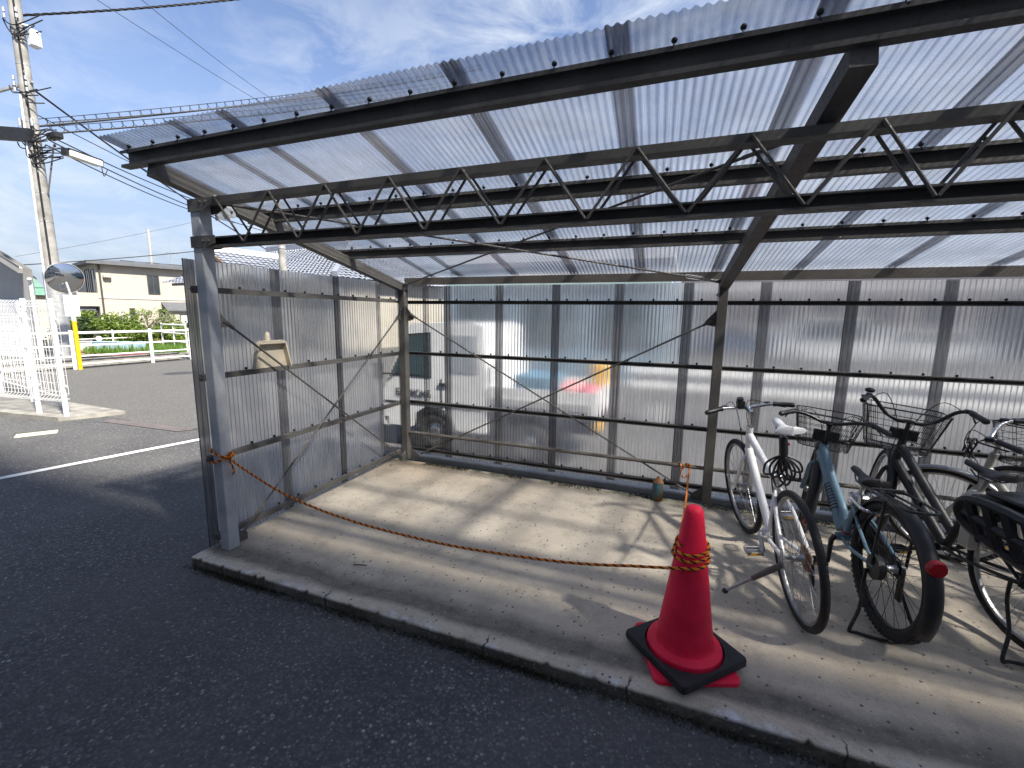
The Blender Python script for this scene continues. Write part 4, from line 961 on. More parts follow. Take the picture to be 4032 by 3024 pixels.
def gl(t): v=gb.lerp(ge,t); return (v.x,v.y)
guard('guard_rail','lower white guard rail beyond the ditch, in front of the garden',[gl(-.1),gl(.28),gl(.62),gl(.86)],.85,[(.80,.022),(.52,.02),(.25,.02)],tops=.02,base=-.06)
gh=P(640,1330,19); gi=P(735,1338,18)
guard('guard_rail','short white guard rail at the far garden corner',[(gh.x,gh.y),(gh.lerp(gi,.5).x,gh.lerp(gi,.5).y),(gi.x,gi.y)],1.15,[(1.1,.035),(.75,.03),(.4,.03)],tops=.02,base=-.06)
# concrete ditch wall under the guard rail
m=MB(); A_=g1-dg*2+Vector((-.25,.1,0)); B2=g2+dg*.4+Vector((-.25,.1,0)); m.bar(Vector((A_.x,A_.y,GZ+.08)),Vector((B2.x,B2.y,GZ+.08)),.30,.36); dw=m.build('ditch_wall',M_kerb,None,smooth=False); tag(dw,'stained concrete ditch wall under the white guard rail','wall')
m=MB(); A_=g2+dg*.1+Vector((-.5,.3,0)); B2=A_+Vector((-2.3,6,0)); m.bar(Vector((A_.x,A_.y,GZ+.03)),Vector((B2.x,B2.y,GZ+.03)),.5,.25); dw=m.build('roadside_kerb',M_kerb,None,smooth=False); tag(dw,'low concrete kerb along the road past the guard rail end','kerb')
dp=onz(500,1425,GZ); pi=MB(); pi.tube([dp+Vector((-.6,-.1,.06)),dp+Vector((-.8,1.0,.10))],.13,14,cap=False); pi.tube([dp+Vector((-.6,-.1,.06)),dp+Vector((-.8,1.0,.10))],.115,14,cap=False); po=pi.build('drain_pipe',plain('maroon_pipe',(.14,.03,.035),.6)); tag(po,'corrugated maroon drain pipe lying in the ditch','pipe')

# utility pole with its fittings
PB=onz(250,1447,GZ)+Vector((-.9,.45,0)); ptop=P(4,-30,13.6)
pole=thing('utility_pole','concrete utility pole behind the white mesh fence','utility pole',PB)
hh=13.0
tilt=Vector((0,0,0))
m=MB(); m.tube([(0,0,0),(0,0,hh)],[.20,.115],20); m.build('shaft',M_pole,pole)
for z in (2.9,4.2,5.0,6.0,6.9,7.6,8.4,9.2):
    m=MB(); r0=.20-.085*z/hh+.004; m.tube([(0,0,z),(0,0,z+.035)],r0,20,cap=False); m.build('band',M_galv,pole)
m=MB(); m.tube([(0,0,.0),(0,0,2.75)],[.232,.222],20); m.build('sleeve',M_galv,pole)
for i in range(11):
    z=3.6+i*.65; a=R_(-25) if i%2 else R_(150); r0=.18-.085*z/hh; d=Vector((math.cos(a),math.sin(a),0)); m=MB(); m.tube([d*r0+Vector((0,0,z)),d*(r0+.17)+Vector((0,0,z+.0)),d*(r0+.175)+Vector((0,0,z+.04))],.008,6); m.build('step_bolt',M_galv,pole)
m=MB(); m.tube([(.17,-.08,2.0),(.15,-.07,hh-2)],.014,6); m.tube([(.15,-.10,2.2),(.135,-.085,hh-2)],.012,6); m.build('riser_cable',M_cable,pole)
m=MB(); m.tube([(.02,-.21,1.5),(.02,-.16,7.6)],.022,8); m.build('conduit',M_white,pole)
ARM=Vector((_rt.x,_rt.y,0)).normalized()
m=MB(); m.bar(Vector((0,0,6.62))-ARM*1.5+Vector((0,-.2,0)),Vector((0,0,6.52))+ARM*.22+Vector((0,-.2,0)),.13,.34); m.build('cable_box',M_blackp,pole,smooth=False)
m=MB(); c0=Vector((0,0,6.58))+ARM*.62; m.bbox(c0-Vector((.24,.10,.09)),c0+Vector((.24,.10,.09)),.03); m.build('closure',M_blackp,pole)
m=MB(); m.tube([Vector((0,0,5.0))+ARM*.2,Vector((0,0,6.35))+ARM*.56],.022,8); m.build('strut',M_steel,pole)
m=MB(); m.bar(Vector((0,0,7.55))-ARM*1.6,Vector((0,0,8.0))+ARM*.2,.07,.07); m.build('cross_arm',M_galv,pole,smooth=False)
m=MB(); c0=Vector((0,0,9.08))+ARM*.42; m.bbox(c0-Vector((.125,.11,.21)),c0+Vector((.125,.11,.21)),.03); m.bar(Vector((0,0,9.5)),c0+Vector((0,0,.30)),.04,.04); m.build('switch_box',M_white,pole,smooth=False)
m=MB(); m.tube([(0,0,2.7),(0,0,2.78)],.19,20); m.build('collar',M_galv,pole)
rr=random.Random(11)
for i in range(30):
    m=MB(); z=rr.choice([6.2,6.4,6.6,6.8,7.0,7.8,7.9,9.5,9.6]); a=ARM*rr.uniform(-.5,.1)+Vector((0,0,z)); b=ARM*rr.uniform(.25,.8)+Vector((0,0,z+rr.uniform(-.4,.2))); m.tube(bez([a,a.lerp(b,.5)+Vector((0,-.2,-rr.uniform(.15,.45))),b],8),.016,5); m.build('jumper_cable',M_cable,pole)
m=MB()
for z in (7.75,7.9,8.05,6.85,6.95,9.6,9.75):
    for s_ in (-1,1): c0=Vector((0,0,z))+ARM*(.17*s_)+Vector((0,-.12,0)); m.tube([c0-Vector((0,0,.05)),c0+Vector((0,0,.05))],.035,8)
m.build('insulators',M_galv,pole)

def cable(name,label,a,b,sag,r,mat=M_cable,spiral=0,twist=False):
    n=60; pts=[]
    for i in range(n+1):
        t=i/n; p=Vector(a).lerp(Vector(b),t); p.z-=4*sag*t*(1-t); pts.append(p)
    root=thing(name,label,'cable',a); o=Vector(a)
    if twist:
        for s_ in range(3):
            n2=400; q=[]
            for i in range(n2+1):
                t=i/n2; p=Vector(a).lerp(Vector(b),t); p.z-=4*sag*t*(1-t); an=t*60*2*math.pi/3+s_*2.094; q.append(p-o+Vector((0,math.cos(an)*r*.9,math.sin(an)*r*.9)))
            m=MB(); m.tube(q,r*.75,5); m.build('strand',mat,root)
    else:
        m=MB(); m.tube([p-o for p in pts],r,6); m.build('wire',mat,root)
    if spiral:
        n2=int(spiral*10); q=[]; e=[]
        for i in range(n2+1):
            t=i/n2; p=Vector(a).lerp(Vector(b),t); p.z-=4*sag*t*(1-t); an=t*spiral*2*math.pi; q.append(p-o+Vector((0,.09*math.cos(an),.10+.10*math.sin(an)))); 
        m=MB(); m.tube(q,.010,4,cap=False); m.build('spiral_hanger',M_cable,root)
        m=MB(); m.tube([p-o+Vector((0,0,.2)) for p in pts],.010,4); m.build('messenger_wire',M_cable,root)
    return root
D0=13.2
cable('overhead_cable','thick twisted overhead cable leaving the pole top to the upper right',P(38,62,D0),P(1700,-120,17),.25,.022,twist=True)
cable('overhead_cable','upper spiral-wrapped overhead cable running from the pole over the shelter roof',P(120,500,D0),P(1900,270,26),.25,.030,spiral=66)
cable('overhead_cable','lower spiral-wrapped overhead cable passing just above the shelter eave',P(190,527,D0),P(1900,325,26),.25,.026,spiral=66)
cable('overhead_cable','plain overhead cable between the two spiral-wrapped ones',P(200,482,D0),P(1900,300,26),.2,.014)
cable('overhead_cable','dark overhead cable dropping from the pole behind the roof corner',P(95,325,D0),P(1100,1010,30),.3,.030)
cable('overhead_cable','thin overhead cable below the dark one dropping towards the tiled roof',P(95,425,D0),P(1050,880,30),.2,.014)
cable('overhead_cable','thin overhead wire crossing the sky to the upper left',P(360,-15,25),P(1300,560,40),.2,.016)
cable('overhead_cable','second thin wire in the sky with a small spacer',P(540,-15,25),P(1100,410,40),.2,.016)
cable('overhead_cable','long dark overhead cable crossing above the cream house roof',P(-40,1050,22),P(1300,915,40),.35,.030)
cable('overhead_cable','faint distant overhead wire above the cream house',P(60,1010,45),P(800,865,60),.2,.02)
for i,(a,b,c,d,e) in enumerate([(185,530,760,690,.35),(190,550,900,760,.5),(180,570,640,700,.3)]):
    cable('overhead_cable',['upper of three slack drop cables beside the hanging street lamp','middle slack drop cable ending at the hanging street lamp','lowest slack drop cable passing under the street lamp'][i],P(a,b,D0),P(c+300,d+180,26),e,.018)
# street lamp hung under the drop cables
la=P(262,600,13.4); lb=P(392,645,14.3); lamp=thing('street_lamp','pale box-shaped fluorescent street lamp hanging by the pole','street lamp',la)
d=(lb-la); m=MB(); m.bar(Vector((0,0,0)),d,.26,.17); m.build('diffuser',plain('lamp_diffuser',(.72,.73,.70),.4),lamp,smooth=False)
m=MB(); m.bar(-d*.09,d*-.001,.2,.2); m.bar(d*1.001,d*1.07,.14,.14); m.bar(d*-.02+Vector((0,0,.10)),d*1.02+Vector((0,0,.10)),.28,.035); m.build('housing',M_blackp,lamp,smooth=False)
m=MB(); m.tube(bez([Vector((.0,0,.1)),Vector((-.3,-.1,.25)),PB+Vector((0,0,6.3))+ARM*.6-la],6),.02,6); m.build('lead',M_cable,lamp); m=MB(); m.tube(bez([d*1.05,d*1.1+Vector((0,0,-.35)),d*1.25+Vector((0,0,-.1))],6),.012,5); m.build('lead',M_cable,lamp)

# manhole, utility cover
mh=onz(705,1470,GZ+.004); m=MB(); m.lathe([(0,.006),(.33,.006),(.345,.0)],40); o=m.build('manhole_cover',plain('dark_iron',(.045,.045,.047),.7)); o.location=mh; tag(o,'round dark iron manhole cover in the road by the shelter wall','manhole cover')
a=onz(54,1726,GZ+.0); b=onz(252,1703,GZ); d=(b-a).normalized(); n_=Vector((-d.y,d.x,0)); m=MB(); L_=(b-a).length; m.bbox((0,0,0),(L_*.86,.20,.012),.004)
for i in range(9): m.box((.03,.02+i*.019,.0121),(L_*.86-.03,.028+i*.019,.0135))
o=m.build('utility_cover',M_plate,smooth=False); o.location=(a.x,a.y,GZ); o.rotation_euler=(0,0,math.atan2(d.y,d.x)); tag(o,'small cream rectangular cover set in the asphalt before the mesh fence','utility cover')

# ------------------------------------------------------------------ houses
def window(parent,c,u,w,h,nrm,z,frame=M_frame,glass=M_glass,bars=1,t=.05):
    # c: bottom-left corner point on the wall, u: along wall, nrm: outwards
    c=Vector((c.x,c.y,z)); U=Vector((u.x,u.y,0)).normalized(); N_=Vector((nrm.x,nrm.y,0)).normalized(); Z=Vector((0,0,1))
    def bx(m,a0,a1,z0,z1,d0,d1):
        vs=[c+U*a+N_*d+Z*zz for zz in (z0,z1) for a,d in ((a0,d0),(a1,d0),(a1,d1),(a0,d1))]
        m.add(vs,[(0,3,2,1),(4,5,6,7),(0,1,5,4),(1,2,6,5),(2,3,7,6),(3,0,4,7)])
    m=MB(); bx(m,0,w,0,.06,-.05,t); bx(m,0,w,h-.06,h,-.05,t); bx(m,0,.06,.06,h-.06,-.05,t); bx(m,w-.06,w,.06,h-.06,-.05,t)
    for i in range(bars): x=w*(i+1)/(bars+1); bx(m,x-.03,x+.03,.06,h-.06,-.05,t*.8)
    f=m.build('window',frame,parent,smooth=False)
    m=MB(); bx(m,.06,w-.06,.06,h-.06,-.05,.012); m.build('pane',glass,f,smooth=False); return f
# cream two-storey house
HA=P(395,1222,34); HA.z=-.4; th=R_(74); U=Vector((math.cos(th),math.sin(th),0)); V=Vector((-math.sin(th),math.cos(th),0))   # U recedes along the lit wall, V runs left
CH=thing('cream_house','cream two-storey stucco house beyond the garden','house',HA)
LU=13.5; LV=7.0; HE=5.45
m=MB(); m.add([Vector((0,0,0)),U*LU,U*LU+V*LV,V*LV]+[p+Vector((0,0,HE)) for p in (Vector((0,0,0)),U*LU,U*LU+V*LV,V*LV)],[(0,1,5,4),(1,2,6,5),(2,3,7,6),(3,0,4,7)]); m.build('wall',M_stucco,CH,smooth=False)
m=MB(); o_=.55; c4=[-U*o_-V*o_,U*(LU+o_)-V*o_,U*(LU+o_)+V*(LV+o_),-U*o_+V*(LV+o_)]; zz=Vector((0,0,HE)); zt=Vector((0,0,HE+.22)); r1=U*3+V*LV/2+Vector((0,0,HE+.75)); r2=U*(LU-3)+V*LV/2+Vector((0,0,HE+.75))
m.add([c+zz for c in c4]+[c+zt for c in c4]+[r1,r2],[(3,2,1,0),(0,1,5,4),(1,2,6,5),(2,3,7,6),(3,0,4,7),(4,5,9,8),(5,6,9),(6,7,8,9),(7,4,8)]); rf_=m.build('roof',M_dkroof,CH,smooth=False)
m=MB()
for i in range(7): p=U*(1.5+i*1.6)-V*.1; m.tube([p+Vector((0,0,HE+.42)),p+U*.9+Vector((0,0,HE+.42))],.03,5)
m.build('snow_guards',M_frame,rf_)
m=MB(); m.bar(U*0-V*.02+Vector((0,0,2.95)),U*LU-V*.02+Vector((0,0,2.95)),.05,.10); m.bar(U*-.02+Vector((0,0,2.95)),U*-.02+V*LV+Vector((0,0,2.95)),.05,.10); m.build('string_course',M_stucco2,CH,smooth=False)
m=MB(); m.tube([U*.2-V*.12+Vector((0,0,HE)),U*.2-V*.12],.06,8); m.build('downpipe',M_frame,CH)
window(CH,U*3.08,U,.80,1.55,-V,3.35); window(CH,U*3.62,U,.42,1.3,-V,.85,bars=0); window(CH,U*1.75,U,.35,1.0,-V,1.2,bars=0)
m=MB(); m.bbox((0,0,0),(.4,.25,.25),.03); 
# bay with small roof at the far end
m=MB(); b0=U*4.05; m.add([b0,b0+U*4-Vector((0,0,0)),b0+U*4-V*1.1,b0-V*1.1]+[p+Vector((0,0,2.1)) for p in (b0,b0+U*4,b0+U*4-V*1.1,b0-V*1.1)],[(1,0,4,5),(1,2,6,5),(2,3,7,6),(3,0,4,7)]); m.build('bay',M_stucco,CH,smooth=False)
m=MB(); m.add([b0-U*.2+Vector((0,0,2.75)),b0+U*4.2+Vector((0,0,2.75)),b0+U*4.2-V*1.35+Vector((0,0,2.1)),b0-U*.2-V*1.35+Vector((0,0,2.1))]+[p-Vector((0,0,.1)) for p in (b0-U*.2+Vector((0,0,2.75)),b0+U*4.2+Vector((0,0,2.75)),b0+U*4.2-V*1.35+Vector((0,0,2.1)),b0-U*.2-V*1.35+Vector((0,0,2.1)))],[(0,1,2,3)[::-1],(4,5,6,7),(3,2,6,7),(0,3,7,4),(1,2,6,5)]); m.build('bay_roof',M_dkroof,CH,smooth=False)
window(CH,b0+U*.7-V*1.1,U,1.0,1.15,-V,.6,glass=plain('curtained_glass',(.55,.56,.52),.3),bars=0)
# shaded end with balcony and porch
window(CH,V*.45,V,1.0,1.7,-U,3.4,bars=0); window(CH,V*2.0,V,1.4,1.9,-U,3.3)
m=MB(); 
for a_,b_,z0,z1 in ((0,3.9,2.3,3.3),): 
    p=-U*1.2; m.add([V*a_+p+Vector((0,0,z0)),V*b_+p+Vector((0,0,z0)),V*b_+Vector((0,0,z0)),V*a_+Vector((0,0,z0))]+[q+Vector((0,0,z1-z0)) for q in (V*a_+p+Vector((0,0,z0)),V*b_+p+Vector((0,0,z0)),V*b_+Vector((0,0,z0)),V*a_+Vector((0,0,z0)))],[(0,1,5,4)[::-1],(1,2,6,5)[::-1],(3,0,4,7)[::-1],(0,1,2,3),(4,5,6,7)])
m.build('balcony',M_stucco,CH,smooth=False)
m=MB(); m.tube([-U*1.15+Vector((0,0,3.75)),-U*1.15+V*3.9+Vector((0,0,3.75))],.03,6)
for i in range(5): m.tube([-U*1.15+V*(.05+i*.95)+Vector((0,0,3.25)),-U*1.15+V*(.05+i*.95)+Vector((0,0,3.75))],.02,6)
m.build('balcony_rail',M_galv,CH)
m=MB(); m.bar(-U*1.0+V*.2+Vector((0,0,2.1)),-U*1.0+V*3.6+Vector((0,0,2.1)),1.6,.25); m.build('porch_roof',M_dkroof,CH,smooth=False)
window(CH,V*.6,V,2.6,2.0,-U,.05,bars=2)
m=MB(); m.bbox((-.4,-.18,0),(.4,.18,.6),.03); m.xf(Matrix.Translation(U*.75-V*.4+Vector((0,0,.75)))@Matrix.Rotation(th,4,'Z')); m.build('air_conditioner',M_stucco2,CH)
m=MB(); p=U*5.3+V*1.5+Vector((0,0,HE)); m.tube([p,p+Vector((0,0,2.6))],.03,6)
for i in range(6): m.tube([p+Vector((-.45,0,1.5+i*.0))+U*(i*.16-.4),p+Vector((.45,0,1.5))+U*(i*.16-.4)],.012,5)
m.tube([p-U*.5+Vector((0,0,1.5)),p+U*.5+Vector((0,0,1.5))],.016,5); m.build('aerial',M_galv,CH)
m=MB(); p=U*3.9+V*1.5; m.tube([p+Vector((0,0,HE)),p+Vector((0,0,HE+3.3))],.10,8); m.build('vent_stack',M_stucco2,CH)
for i in range(2):
    m=MB(); p=U*(.5+i*.2)-V*.2; m.lathe([(0,.22),(.16,.12),(.16,-.05),(0,-.1)],12,Matrix.Translation(p+Vector((0,0,4.55)))); m.build('meter_dome',M_stucco,CH)

# grey garage with shutter at the far left
G0=ony(-160,1500,6.3); G1=ony(118,1500,6.3); yG=6.3
xa=ony(-300,1200,yG).x; xb=ony(146,1200,yG).x; GA=thing('garage','grey stucco garage with a white roller shutter at the left edge','garage',(xb,yG,GZ))
Lg=xb-xa; zr=ony(146,1062,yG).z-GZ; zl=ony(0,985,yG).z-GZ; sl=(zl-zr)/(xb-ony(0,985,yG).x)
dv=ray(100,1222); dv.z=0; dv.normalize(); Dg=dv*7.0
def gq(x,t,z): return Vector((x,0,z))+Dg*t
m=MB(); m.add([gq(x,t,z) for t in (0,1) for x,z in ((0,0),(-Lg,0),(-Lg,zr+sl*Lg),(0,zr))],[(0,3,2,1),(4,5,6,7),(0,4,7,3),(1,2,6,5),(3,7,6,2)]); m.build('wall',M_stucco2,GA,smooth=False)
m=MB(); m.bar((.45,-.45,zr-sl*.45+.10),(-Lg,-.45,zr+sl*Lg+.10),.10,.16); m.build('bargeboard',M_stucco2,GA,smooth=False)
m=MB(); m.add([gq(x,t,zr-sl*x+dz)-Vector((0,.5 if t==0 else 0,0)) for dz in (.18,.26) for t in (0,1.02) for x in (.5,-Lg)],[(0,1,3,2),(4,6,7,5),(0,4,5,1),(0,2,6,4)]); m.build('roof',M_dkroof,GA,smooth=False)
xs_=ony(92,1180,yG).x-xb; zsh=ony(60,1178,yG).z-GZ
m=MB(); m.box((-Lg,-.06,0),(xs_,.02,zsh)); m.build('shutter_frame',M_stucco2,GA,smooth=False)
for i in range(int(zsh/.11)):
    m=MB(); m.bbox((-Lg,-.085,.02+i*.11),(xs_-.12,-.055,.02+i*.11+.10),.006); m.build('shutter_slat',M_shut,GA,smooth=False)
m=MB(); m.box((xs_-.12,-.10,0),(xs_-.02,-.05,zsh)); m.build('shutter_guide',M_white,GA,smooth=False)
m=MB(); m.tube([(.25,-.2,zr-.3),(.1,-.12,zr-.45),(.1,-.12,0)],.05,8); m.build('downpipe',M_white,GA)
# small house with a green roof behind the pole
GR=thing('green_roof_house','small house with a green metal roof behind the utility pole','house',P(122,1222,24)); GR.location.z=GZ
m=MB(); m.box((-3,-.0,0),(-.1,.8,2.5)); m.build('wall',M_stucco,GR,smooth=False)
m=MB(); m.add([(-3.2,-.4,2.45),(.1,-.4,2.45),(-.5,.45,3.45),(-3.2,.45,3.45),(.1,.9,2.45),(-3.2,.9,2.45)],[(0,1,2,3),(3,2,4,5),(1,4,2),(0,3,5)])
for i in range(9): 
    t=i/9; m.bar(Vector((-3.2,-.4+.85*t,2.48+1.0*t)),Vector((.1-.6*t,-.4+.85*t,2.48+1.0*t)),.03,.05)
m.build('roof',M_green,GR,smooth=False)
window(GR,Vector((-1.1,0,0)),Vector((1,0,0)),.8,1.2,Vector((0,-1,0)),1.2,bars=0)

# tiled hip-and-gable house seen over the left wall
TH=thing('tiled_house','traditional house with silver-blue tiled hip roof behind the shelter wall','house',P(1140,1222,27)); TH.location.z=GZ
U=Vector((math.cos(R_(-8)),math.sin(R_(-8)),0)); V=Vector((-U.y,U.x,0))
def roof_plane(p0,p1,p2,p3,nm='roof',rib=.30,course=.28):
    # eave p0->p1, ridge p3->p2; rows of half-round tiles with stepped courses
    p0,p1,p2,p3=[Vector(p) for p in (p0,p1,p2,p3)]; w=(p1-p0).length; nr=max(2,int(w/rib)); nc=max(2,int(((p3+p2)/2-(p0+p1)/2).length/course)); m=MB(); n3=(p1-p0).cross(p3-p0).normalized()
    if n3.z<0: n3=-n3
    K=5
    for c in range(nc):
        t0=c/nc; t1=(c+1)/nc+.01
        a0=p0.lerp(p3,t0); b0=p1.lerp(p2,t0); a1=p0.lerp(p3,t1); b1=p1.lerp(p2,t1); N2=max(1,int((b0-a0).length/rib))
        vs=[]; 
        for j,(a,b,o) in enumerate(((a0,b0,.05),(a1,b1,.0))):
            for i in range(N2*4+1): vs.append(a.lerp(b,i/(N2*4))+n3*(o+.055*(1 if i%4 in (1,) else (.55 if i%4 in (0,2) else 0))))
        q=N2*4+1; m.add(vs,[(i,i+1,q+i+1,q+i) for i in range(q-1)])
    return m
def rp(nm,*a): return roof_plane(*a).build(nm,M_tile,TH,smooth=False)
zE=3.2; zR=5.35
e0=-U*4.6-V*4; e1=U*9-V*4; e2=U*9+V*5; e3=-U*4.6+V*5; ra=-U*2.5+V*.5; rb=U*5+V*.5
Z_=lambda p,z:Vector((p.x,p.y,z))
rp('roof',Z_(e0,zE),Z_(e1,zE),Z_(rb,zR),Z_(ra,zR)); rp('roof',Z_(e3,zE),Z_(e0,zE),Z_(ra,zR),Z_(ra,zR)+U*.02); rp('roof',Z_(e2,zE),Z_(e3,zE),Z_(ra,zR),Z_(rb,zR)); rp('roof',Z_(e1,zE),Z_(e2,zE),Z_(rb,zR)+V*.02,Z_(rb,zR))
m=MB(); m.box((-4.0,-3.4,0),(8.4,4.4,zE)); m.xf(Matrix.Rotation(R_(-8),4,'Z')); m.build('wall',M_stucco,TH,smooth=False)
m=MB(); m.bar(Z_(ra,zR+.16),Z_(rb,zR+.16),.32,.36); m.tube([Z_(ra,zR+.38),Z_(rb,zR+.38)],.11,8); 
for p,q in ((ra,e0),(ra,e3),(rb,e1),(rb,e2)): m.bar(Z_(p,zR+.08),Z_(q,zE+.16),.22,.22)
for i in range(34): c=Z_(ra,zR+.0).lerp(Z_(rb,zR+.0),i/33)-V*.18; m.ball(c,.08,6,4)
m.build('ridge_tiles',M_tile,TH)
# front gable
gc=U*.4-V*4.2; m=MB(); gw=2.3; zg0=3.55; zg1=4.75
rp('gable_roof',Z_(gc-U*gw-V*.6,zg0-.1),Z_(gc-U*gw+V*3.5,zg0-.1),Z_(gc+V*3.5,zg1),Z_(gc-V*.6,zg1)); rp('gable_roof',Z_(gc+U*gw+V*3.5,zg0-.1),Z_(gc+U*gw-V*.6,zg0-.1),Z_(gc-V*.6,zg1),Z_(gc+V*3.5,zg1))
m.add([Z_(gc-U*(gw-.4),zg0),Z_(gc+U*(gw-.4),zg0),Z_(gc,zg1-.15)],[(0,1,2)]); m.build('gable_wall',plain('weathered_board',(.10,.11,.13),.8),TH,smooth=False)
m=MB()
for s_ in (-1,1): m.bar(Z_(gc+U*(gw*s_)-V*.5,zg0-.05),Z_(gc-V*.5,zg1-.05),.08,.26)
m.build('bargeboard',M_wood,TH,smooth=False)
m=MB(); m.bar(Z_(gc-V*.6,zg1+.12),Z_(gc+V*3.5,zg1+.12),.26,.28); m.ball(Z_(gc-V*.7,zg1+.12),.22,10,8)
m.build('gable_ridge',M_tileedge,TH)
rp('porch_roof',Z_(gc-U*2.3-V*1.6,3.05),Z_(gc+U*2.4-V*1.6,3.05),Z_(gc+U*2.1-V*.2,3.6),Z_(gc-U*2.0-V*.2,3.6))
m=MB(); m.ball(Z_(gc+U*2.3-V*1.5,3.4),.24,10,8); m.bar(Z_(gc+U*2.3-V*1.5,3.25),Z_(gc+U*2.0-V*.1,3.8),.2,.22); m.build('hip_ornament',M_tileedge,TH)
m=MB(); m.bar(Z_(e0,zE-.02)-V*.05,Z_(e1,zE-.02)-V*.05,.1,.14); m.build('eave_gutter',M_frame,TH,smooth=False)
cp=P(1125,1222,21); cpo=thing('concrete_pole','slim concrete pole standing before the tiled roof','utility pole',(cp.x,cp.y,GZ)); m=MB(); m.tube([(0,0,0),(0,0,6.6)],[.19,.14],16); m.build('shaft',M_pole,cpo); m=MB(); m.tube([(0,0,4.6),(0,0,4.7)],.175,16); m.build('band',M_galv,cpo)

# ------------------------------------------------------------------ garden beyond the ditch
m=MB(); ga=P(300,1392,15.5); gb_=P(745,1372,17); gc_=P(760,1240,33); gd=P(150,1240,30)
m.add([(ga.x,ga.y,-.02),(gb_.x,gb_.y,-.02),(gc_.x,gc_.y,.15),(gd.x,gd.y,.15)],[(0,1,2,3)]); tag(m.build('garden_bed',M_earth,smooth=False),kind='structure')
def foliage(root,mat,c,rad,n,size,rng,clumps=9):
    m=MB(); cl=[]
    for i in range(clumps):
        a=rng.uniform(0,2*math.pi); b=rng.uniform(-.5,1); r=rng.uniform(.35,.8); cl.append((Vector((math.cos(a)*r*math.sqrt(1-min(1,b*b)*.8)*rad[0],math.sin(a)*r*rad[1],b*.75*rad[2])),rng.uniform(.35,.6)))
    for i in range(n):
        cc,cr0=rng.choice(cl); v=Vector((rng.gauss(0,1),rng.gauss(0,1),rng.gauss(0,1))).normalized()*(rng.random()**.45)*cr0
        p=Vector(c)+cc+Vector((v.x*rad[0],v.y*rad[1],v.z*rad[2])); 
        if p.z<.03: p.z=.03+rng.random()*.1
        s_=size*rng.uniform(.6,1.3); a=Vector((rng.gauss(0,1),rng.gauss(0,1),rng.gauss(0,.7))).normalized(); b=a.cross(Vector((rng.gauss(0,1),rng.gauss(0,1),rng.gauss(0,1)))).normalized()
        m.add([p-a*s_,p+b*s_*.45,p+a*s_,p-b*s_*.45],[(0,1,2,3)])
    return m.build('foliage',mat,root,smooth=False)
def shrub(name,label,px,py,d,rad,n,size,mat,seed,h=0):
    rng=random.Random(seed); p=P(px,py,d); root=thing(name,label,'shrub',(p.x,p.y,.0)); foliage(root,mat,(0,0,rad[2]*.75+h),rad,n,size,rng)
    m=MB()
    for i in range(4):
        a=rng.uniform(0,6.28); m.tube(bez([(0.05*math.cos(a),.05*math.sin(a),0),(rad[0]*.25*math.cos(a),rad[1]*.25*math.sin(a),rad[2]*.5+h*.6),(rad[0]*.6*math.cos(a),rad[1]*.6*math.sin(a),rad[2]*1.1+h)],4),[.03]*5+[.02]*4,5)
    m.build('stem',M_bark,root); return root
shrub('garden_shrub','dark green bush behind the mirror sign at the garden end',270,1290,18.5,(.9,.8,.75),1500,.075,M_leafd,1)
shrub('garden_shrub','yellow-green bush right of the mirror pole',345,1290,20.5,(1.0,.8,.85),1700,.075,M_leaf,2)
shrub('garden_shrub','bare-twigged shadowed bush between the mirror pole and the hedge',325,1310,18,(.8,.7,.55),900,.07,M_leafd,3)
shrub('garden_shrub','broad bright hedge bush in the middle of the garden',440,1290,19.5,(1.6,1.0,.75),2600,.075,M_leaf,4)
shrub('garden_shrub','sunlit bush left of the small grey tree',500,1285,20.5,(1.2,.9,.85),2000,.075,M_leaf,5)
shrub('garden_shrub','low dense bush right of the small grey tree',610,1290,19.5,(1.3,.9,.6),1800,.07,M_leaf,6)
shrub('garden_shrub','olive bush against the shelter wall edge of the garden',690,1280,22,(1.3,.9,.7),1700,.075,M_leaf,7)
shrub('garden_shrub','round dark bush below the house bay window',735,1290,24,(1.1,.9,.6),1200,.08,M_leafd,8)
m=MB(); rng=random.Random(21)
for i in range(5200):
    t=rng.random(); p=P(330+400*t,1350+rng.uniform(-22,30),17.5+rng.uniform(-1.2,2.2)); p.z=.0+rng.random()*.05; h=rng.uniform(.12,.34); a=rng.uniform(0,6.28); d=Vector((math.cos(a),math.sin(a),0))*.018; l=Vector((rng.gauss(0,.05),rng.gauss(0,.05),h)); m.add([p-d,p+d,p+l],[(0,1,2)])
tag(m.build('garden_grass',M_grass,smooth=False),'bright grass along the garden bed behind the planters','grass',kind='stuff')
